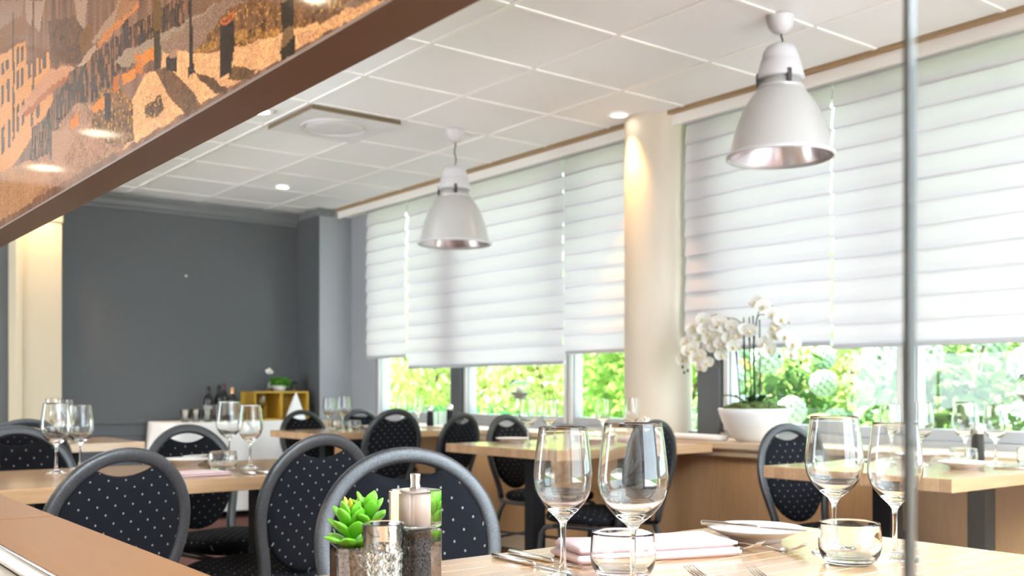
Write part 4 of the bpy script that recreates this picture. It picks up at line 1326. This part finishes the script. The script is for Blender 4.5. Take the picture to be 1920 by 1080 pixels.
# ------------------------------------------------------------------ on the sill
SL = .7705
def make_orchid(x, y):
    t = thing('orchid_bowl', 'white orchid with many blossoms in a white bowl on the sill', 'plant', (x, y, SL))
    MB().lathe([(0, 0), (.082, 0), (.090, .004), (.115, .028), (.142, .064), (.163, .102), (.177, .140), (.184, .168), (.181, .170), (.176, .168), (.168, .138), (.150, .095), (.11, .05), (0, .04)], 64).build('bowl', M['pot_white'], t)
    mb = MB()
    rr = random.Random(11)
    mb.ball((0, 0, .150), .165, 32, 12, (1, 1, .27))
    for k in range(60):
        a = rr.random()*2*PI; r = .145*math.sqrt(rr.random())
        mb.ball((r*math.cos(a), r*math.sin(a), .150+.042*math.sqrt(max(0, 1-(r/.165)**2))), .016+.016*rr.random(), 8, 6, (1, 1, .7))
    mb.build('moss', M['moss'], t)['kind'] = 'stuff'
    # strap leaves
    for a, l in ((2.5, .15), (3.6, .12), (.4, .11), (5.2, .13), (4.4, .10), (1.4, .12)):
        v = []; f = []
        for i in range(7):
            u = i/6
            w = .026*math.sin(PI*min(.97, .12+.86*u))**.7
            rad = .03 + l*u; z = .185 + .05*math.sin(u*2.2)
            c, q = math.cos(a), math.sin(a)
            for sgn, dz in ((-1, .006), (0, 0), (1, .006)):
                v.append((rad*c - sgn*w*q, rad*q + sgn*w*c, z+dz))
        for i in range(6):
            for k in range(2):
                f.append((i*3+k, i*3+k+1, i*3+k+4, i*3+k+3))
        MB().add(v, f, True).build('leaf', M['orchid_leaf'], t)
    Z0 = SL
    def P(u, z, dx=0.0):
        return Vector((-.03+dx, -1.22*u, z-Z0))
    # support sticks and flower stems
    for u0, z0, u1, z1 in ((-.055, .96, -.085, 1.41), (-.022, .96, -.036, 1.41), (.005, .96, -.006, 1.41), (.024, .96, .014, 1.416), (.050, .96, .048, 1.394)):
        MB().tube([P(u0, z0), P(u1, z1)], .0032, 6).build('support_stick', M['cord'], t)
    stems = [
        [(-.05, .95, 0), (-.075, 1.2, 0), (-.085, 1.38, -.02), (-.14, 1.43, -.05), (-.20, 1.41, -.06), (-.27, 1.34, -.06), (-.33, 1.20, -.05)],
        [(-.02, .95, 0), (-.035, 1.2, 0), (-.045, 1.37, .0), (-.10, 1.41, -.04), (-.17, 1.36, -.07), (-.22, 1.25, -.08), (-.22, 1.13, -.07)],
        [(.0, .95, 0), (.0, 1.2, .0), (-.01, 1.36, -.02), (-.05, 1.38, -.06), (-.10, 1.32, -.08), (-.12, 1.22, -.08)],
        [(.03, .95, 0), (.02, 1.25, .0), (.031, 1.37, 0), (.055, 1.41, -.02), (.09, 1.415, -.03), (.13, 1.39, -.03), (.18, 1.33, -.03), (.25, 1.26, -.03), (.28, 1.20, -.03)],
        [(.02, .95, 0), (.015, 1.25, 0), (.03, 1.38, .0), (.06, 1.45, -.01), (.10, 1.47, -.02), (.17, 1.42, -.03), (.225, 1.36, -.04)],
    ]
    for s in stems:
        pts = [P(u, z, dx) for u, z, dx in s]
        fine = []
        Q = [pts[0]]+pts+[pts[-1]]
        for i in range(1, len(Q)-2):
            for k in range(5):
                w = k/5
                fine.append(.5*((2*Q[i])+(Q[i+1]-Q[i-1])*w+(2*Q[i-1]-5*Q[i]+4*Q[i+1]-Q[i+2])*w*w+(-Q[i-1]+3*Q[i]-3*Q[i+1]+Q[i+2])*w**3))
        fine.append(pts[-1])
        MB().tube(fine, .0026, 6).build('flower_stem', M['stem_green'], t)
    # one blossom: three sepals, two broad petals, a lip (local: faces -x)
    fl = MB()
    def petal(ang, l, w, cup):
        v = []; f = []
        nu, nv = 6, 5
        for i in range(nu):
            u = i/(nu-1)
            ww = w*math.sin(PI*(.08+.9*u))**.6
            for j in range(nv):
                q = (j/(nv-1)-.5)*2
                y, z = q*ww, u*l
                xx = -cup*u*u*l - .10*ww*q*q*3
                c, s_ = math.cos(ang), math.sin(ang)
                v.append((xx, y*c - z*s_, y*s_ + z*c))
        for i in range(nu-1):
            for j in range(nv-1):
                f.append((i*nv+j, i*nv+j+1, (i+1)*nv+j+1, (i+1)*nv+j))
        fl.add(v, f, True)
    petal(0, .034, .016, .25); petal(2.2, .033, .015, .2); petal(-2.2, .033, .015, .2)
    petal(1.35, .037, .027, .05); petal(-1.35, .037, .027, .05)
    fmesh = fl.mesh('flower', M['petal'])
    lipm = MB().ball((-.010, 0, -.006), .0085, 8, 6, (1.3, .8, 1)).ball((-.016, 0, -.014), .006, 8, 6, (1, 1.4, .8)).mesh('lip', M['lip'])
    spots = [(-0.201, 1.409), (-0.238, 1.311), (-0.193, 1.352), (-0.268, 1.36), (-0.309, 1.289), (-0.291, 1.244), (-0.328, 1.203), (-0.137, 1.371), (-0.171, 1.3), (-0.085, 1.349), (-0.096, 1.277), (-0.111, 1.214), (-0.013, 1.319), (-0.043, 1.364), (-0.036, 1.259), (-0.201, 1.221), (-0.238, 1.206), (-0.216, 1.161), (-0.178, 1.175), (-0.148, 1.26), (0.024, 1.339), (0.061, 1.33), (0.073, 1.475), (0.114, 1.453), (0.166, 1.412), (0.215, 1.379), (0.162, 1.304), (0.222, 1.296), (0.136, 1.266), (0.271, 1.259), (0.249, 1.206), (0.151, 1.236), (-0.103, 1.394), (-0.156, 1.334), (-.25, 1.26), (-.13, 1.31), (-.06, 1.30), (.19, 1.34)]
    for i, (u, z) in enumerate(spots):
        p = P(u, z, -.065-.03*rr.random())
        o = obj('flower', fmesh, t, p)
        o.rotation_euler = ((rr.random()-.5)*.7, (rr.random()-.5)*.6, math.radians(35)+(rr.random()-.5)*1.3)
        o.scale = (1.08,)*3
        obj('lip', lipm, o)
    bd = MB().ball((0, 0, 0), .007, 8, 6, (1, 1, 1.4)).mesh('bud', M['stem_green'])
    for u, z in ((-.345, 1.16), (-.335, 1.13), (-.315, 1.14), (.285, 1.17), (.265, 1.15), (.27, 1.11), (-.13, 1.16), (-.15, 1.15), (.18, 1.20)):
        obj('bud', bd, t, P(u, z, -.05))
    return t
make_orchid(4.195, 3.395)

def make_goblet(y, label, hs=1.0):
    t = thing('candle_goblet', label, 'vase', (4.22, y, SL), 0, 'tall candle goblets on the sill')
    MB().lathe([(0, 0), (.055, 0), (.055, .003), (.02, .009), (.0065, .03), (.005, .06), (.005, .155), (.010, .18)], 36).build('stem', M['glass'], t)
    MB().lathe([(.010, .18), (.03, .205), (.064, .235), (.073, .262), (.070, .295), (.058, .331), (.0568, .3315), (.0560, .331), (.0675, .294), (.0705, .262), (.062, .237), (.028, .208), (0, .190)], 44).build('bowl', M['glass'], t)
    MB().lathe([(0, .193), (.026, .2105), (.058, .2385), (.064, .247), (.03, .249), (0, .2495)], 36).build('sand', M['sand'], t)
    MB().lathe([(0, .2500), (.021, .2500), (.021, .283), (.018, .2855), (0, .2855)], 24).build('candle', M['candle'], t)
    MB().tube([(0, 0, .2855), (.001, 0, .294)], .0009, 5).build('wick', M['cord'], t)
    return t
make_goblet(5.385, 'tall glass goblet holding sand and a candle, in front of the middle window')
make_goblet(1.985, 'tall glass goblet cut by the right edge of the frame')
t = thing('serving_tray', 'white rounded tray lying on the sill beside the column', 'tray', (4.085, 3.745, SL), 0)
tm = MB()
def oval(a, b, z, n=40):
    return [(a*math.copysign(abs(math.cos(2*PI*i/n))**.6, math.cos(2*PI*i/n)), b*math.copysign(abs(math.sin(2*PI*i/n))**.6, math.sin(2*PI*i/n)), z) for i in range(n)]
rings = [oval(.062, .23, 0), oval(.075, .245, .006), oval(.078, .248, .022), oval(.075, .245, .028), oval(.060, .230, .026), oval(.055, .225, .022)]
f = [tuple(reversed(range(40)))]
for r in range(5):
    for i in range(40):
        j = (i+1) % 40
        f.append((r*40+i, r*40+j, r*40+40+j, r*40+40+i))
f.append(tuple(range(200, 240)))
tm.add(sum(rings, []), f, True).build('dish', M['pot_white'], t)
def dark_mill(x, y, z, label, h=.15):
    t = thing('dark_pepper_mill', label, 'pepper mill', (x, y, z), 0, 'dark pepper mills')
    MB().lathe([(0, 0), (.024, 0), (.026, .004), (.024, .05), (.022, .09), (.023, h-.045)], 24).build('body', M['black_metal'], t)
    MB().lathe([(.023, h-.045), (.024, h-.043), (.0235, h-.012), (.014, h-.006), (.006, h-.004), (.007, h), (0, h)], 24).build('cap', M['steel'], t)
dark_mill(3.88, 2.045, TZ, 'dark pepper mill with steel cap on the right table')
dark_mill(3.945, 3.93, TZ, 'dark pepper mill at the end of the middle table', .13)
dark_mill(4.10, 6.30, SL, 'dark pepper mill on the sill behind the farthest table, left one')
dark_mill(4.20, 6.19, SL, 'dark pepper mill on the sill behind the farthest table, right one', .16)
t = thing('frosted_votive', 'square frosted glass votive on the sill between two mills', 'candle holder', (4.18, 6.29, SL))
B(-.04, .04, -.04, .04, 0, .012).build('base', M['acrylic'], t)
fro = glass('frosted_glass', (.95, .97, .97), 1.3, .5)
for a, b, c, d in ((-.04, .04, -.04, -.034), (-.04, .04, .034, .04), (-.04, -.034, -.034, .034), (.034, .04, -.034, .034)):
    B(a, b, c, d, .012, .105).build('glass_side', fro, t)
t = thing('glass_votive', 'cut glass votive at the right end of the right table', 'candle holder', (3.70, 1.72, TZ))
MB().lathe([(0, 0), (.032, 0), (.036, .004), (.042, .085), (.039, .085), (.032, .014), (0, .012)], 16, smooth=False).build('glass_wall', M['glass'], t)

# ------------------------------------------------------------------ garden outside
setting('ground', B(4.62, 60, -25, 60, -.12, -.02), M['lawn'])
setting('path', B(4.62, 5.5, -25, 30, -.0195, 0.0), M['paving'])
setting('bounce_terrace', B(-40, XL-.13, -40, 40, -.12, -.02), M['paving'])  # unseen pale ground, laid to bounce light up to the ceiling
setting('bounce_terrace_back', B(XL-.12, 4.6, -40, YB-.13, -.12, -.02), M['paving'])  # same added bounce ground behind the back wall
def bush(name, label, x, y, rx, ry, h, n, size, m, seed, grp, trunk=True, base=.0):
    t = thing(name, label, 'shrub', (x, y, -.02), 0, grp)
    leaf_cloud(n, 0, 0, base+(h-base)/2, rx, ry, (h-base)/2, size, seed, .62, .3, m, 'foliage', t)
    if trunk:
        for k in range(3):
            a = k*2.1+seed
            MB().tube([(.1*math.cos(a), .1*math.sin(a), 0), (.3*rx*math.cos(a), .3*ry*math.sin(a), h*.35), (.5*rx*math.cos(a), .5*ry*math.sin(a), h*.7)], [.04, .03, .012], 7).build('stem', M['bark'], t)
    return t
G1 = 'shrubs of the sunlit hedge'
hedge = [(8.6, 8.3, 1.2, 1.3, 3.0), (9.2, 10.6, 1.4, 1.5, 3.3), (9.0, 13.0, 1.3, 1.5, 3.1), (9.6, 15.6, 1.5, 1.6, 3.4), (10.2, 18.4, 1.6, 1.8, 3.5), (8.8, 6.1, 1.2, 1.3, 2.9), (8.4, 4.0, 1.1, 1.3, 2.7), (8.6, 1.8, 1.2, 1.3, 2.9), (11.5, 12.0, 1.6, 2.4, 4.2), (12.0, 17.0, 1.6, 2.4, 4.4), (11.0, 6.5, 1.6, 2.4, 4.0)]
hl = ['sunlit hedge shrub straight behind the column', 'tall sunlit hedge shrub behind the middle window', 'sunlit hedge shrub behind the second window', 'sunlit hedge shrub behind the post of the left windows', 'sunlit hedge shrub at the left end of the windows',
      'sunlit hedge shrub behind the orchid', 'sunlit hedge shrub behind the hydrangeas', 'sunlit hedge shrub behind the rightmost window', 'taller shrub in the second row behind the middle window', 'taller shrub in the second row at the left', 'taller shrub in the second row behind the orchid']
for i, (x, y, rx, ry, h) in enumerate(hedge):
    bush('hedge_shrub', hl[i], x, y, rx, ry, h, 5200, .125, M['leaf_hedge'] if i % 3 else M['leaf_dark'], 20+i, G1)
b = thing('box_hedge', 'low clipped dark green hedge below the left windows', 'hedge', (6.0, 9.0, -.02))
r = np.random.default_rng(5)
leaf_cloud(9000, 0, 0, .42, .32, 3.6, .46, .06, 3, .75, .5, M['leaf_box'], 'foliage', b)
def hydrangea(x, y, h, r_, label, seed, heads):
    t = thing('hydrangea_bush', label, 'shrub', (x, y, -.02), 0, 'hydrangea bushes outside the right windows')
    rr = random.Random(seed)
    leaf_cloud(1500, 0, 0, h*.5, r_*.85, r_*.85, h*.47, .11, seed, .3, .3, M['leaf_hyd'], 'foliage', t)
    for k in range(5):
        a = k*1.26+seed
        MB().tube([(.04*math.cos(a), .04*math.sin(a), 0), (.35*r_*math.cos(a), .35*r_*math.sin(a), h*.5), (.6*r_*math.cos(a), .6*r_*math.sin(a), h*.85)], [.014, .011, .007], 6).build('stem', M['bark'], t)
    lv = [(-.5, 0), (-.3, .26), (0, .36), (.3, .24), (.5, 0), (.3, -.24), (0, -.36), (-.3, -.26)]
    lm = MB().add([(0, 0, .06)] + [(a, b_, -.05*abs(a)) for a, b_ in lv], [(0, i+1, (i+1) % 8+1) for i in range(8)]).mesh('leaf', M['leaf_hyd'])
    for k in range(60):
        a = rr.random()*2*PI; e = rr.random()*2-.8
        e = max(-.9, min(1, e)); c = math.sqrt(max(0, 1-e*e))
        o = obj('leaf', lm, t, (r_*c*math.cos(a), r_*c*math.sin(a), h*.52+h*.46*e))
        o.rotation_euler = ((rr.random()-.5)*1.2, .3+(rr.random()-.5)*1.2, a)
        o.scale = (.13+.06*rr.random(),)*3
    hm = MB()
    hm.ball((0, 0, 0), .8, 14, 9)
    for k in range(70):
        ee = 1-2*(k+.5)/70; aa = k*2.39996
        cc = math.sqrt(1-ee*ee)
        hm.ball((.82*cc*math.cos(aa), .82*cc*math.sin(aa), .82*ee), .20, 6, 4)
    hm = hm.mesh('flower_head', M['hyd_flower'])
    for k in range(heads):
        a = 2.2 + (k/heads)*3.6 + rr.random()*.5; e = -.1+rr.random()*1.05
        c = math.sqrt(max(0, 1-e*e))
        o = obj('flower_head', hm, t, (r_*1.02*c*math.cos(a), r_*1.02*c*math.sin(a), h*.52+h*.48*e))
        o.scale = (.085+.035*rr.random(),)*3
    return t
hydrangea(6.1, 4.75, 1.42, .62, 'hydrangea bush right behind the orchid', 1, 11)
hydrangea(5.95, 3.45, 1.55, .66, 'hydrangea bush left of the pane edge', 2, 12)
hydrangea(6.1, 2.25, 1.50, .66, 'hydrangea bush behind the rightmost wine glasses', 3, 9)
hydrangea(7.1, 4.0, 1.75, .7, 'taller hydrangea bush in the second row', 4, 8)
st = tag(B(-.03, .03, -.03, .03, 0, 2.2, bev=.006).build('garden_stake', M['stake'], None, (7.5, 6.15, -.02)), 'orange brown wooden stake standing behind the orchid', 'stake')

# torch lamps added out of view to brighten the ceiling
def add_fill_torch(x, y, label, energy):
    t = thing('fill_torch_lamp', label, 'lamp', (x, y, 0), 0, 'added fill torch lamps')
    MB().lathe([(0, 0), (.14, 0), (.14, .012), (.03, .022), (0, .022)], 32).build('base', M['black_metal'], t)
    MB().tube([(0, 0, .02), (0, 0, 1.72)], .012, 12).build('pole', M['black_metal'], t)
    MB().lathe([(.012, 1.70), (.06, 1.715), (.13, 1.76), (.165, 1.82), (.160, 1.82), (.125, 1.765), (.05, 1.725), (0, 1.72)], 36).build('lamp_shade', M['lamp_gear'], t)
    MB().ball((0, 0, 1.765), .03, 12, 8).build('bulb', emit('fill_bulb', (1, .93, .85), 20), t)
    l = bpy.data.lights.new('fill_light', 'SPOT'); l.energy = energy; l.spot_size = 2.7; l.spot_blend = .5
    l.color = (.78, .90, 1.0); l.shadow_soft_size = .06
    o = bpy.data.objects.new('fill_light', l); COL.objects.link(o); o.parent = t; o.location = (0, 0, 1.815); o.rotation_euler = (PI, 0, 0)
add_fill_torch(1.1, -1.3, 'added black torch lamp for ceiling fill behind the nearest table, outside the frame', 1150)
add_fill_torch(3.0, -1.0, 'added black torch lamp for ceiling fill near the end windows, outside the frame', 1050)
add_fill_torch(.64, 4.72, 'added black torch lamp for ceiling fill between the left tables, outside the frame', 150)
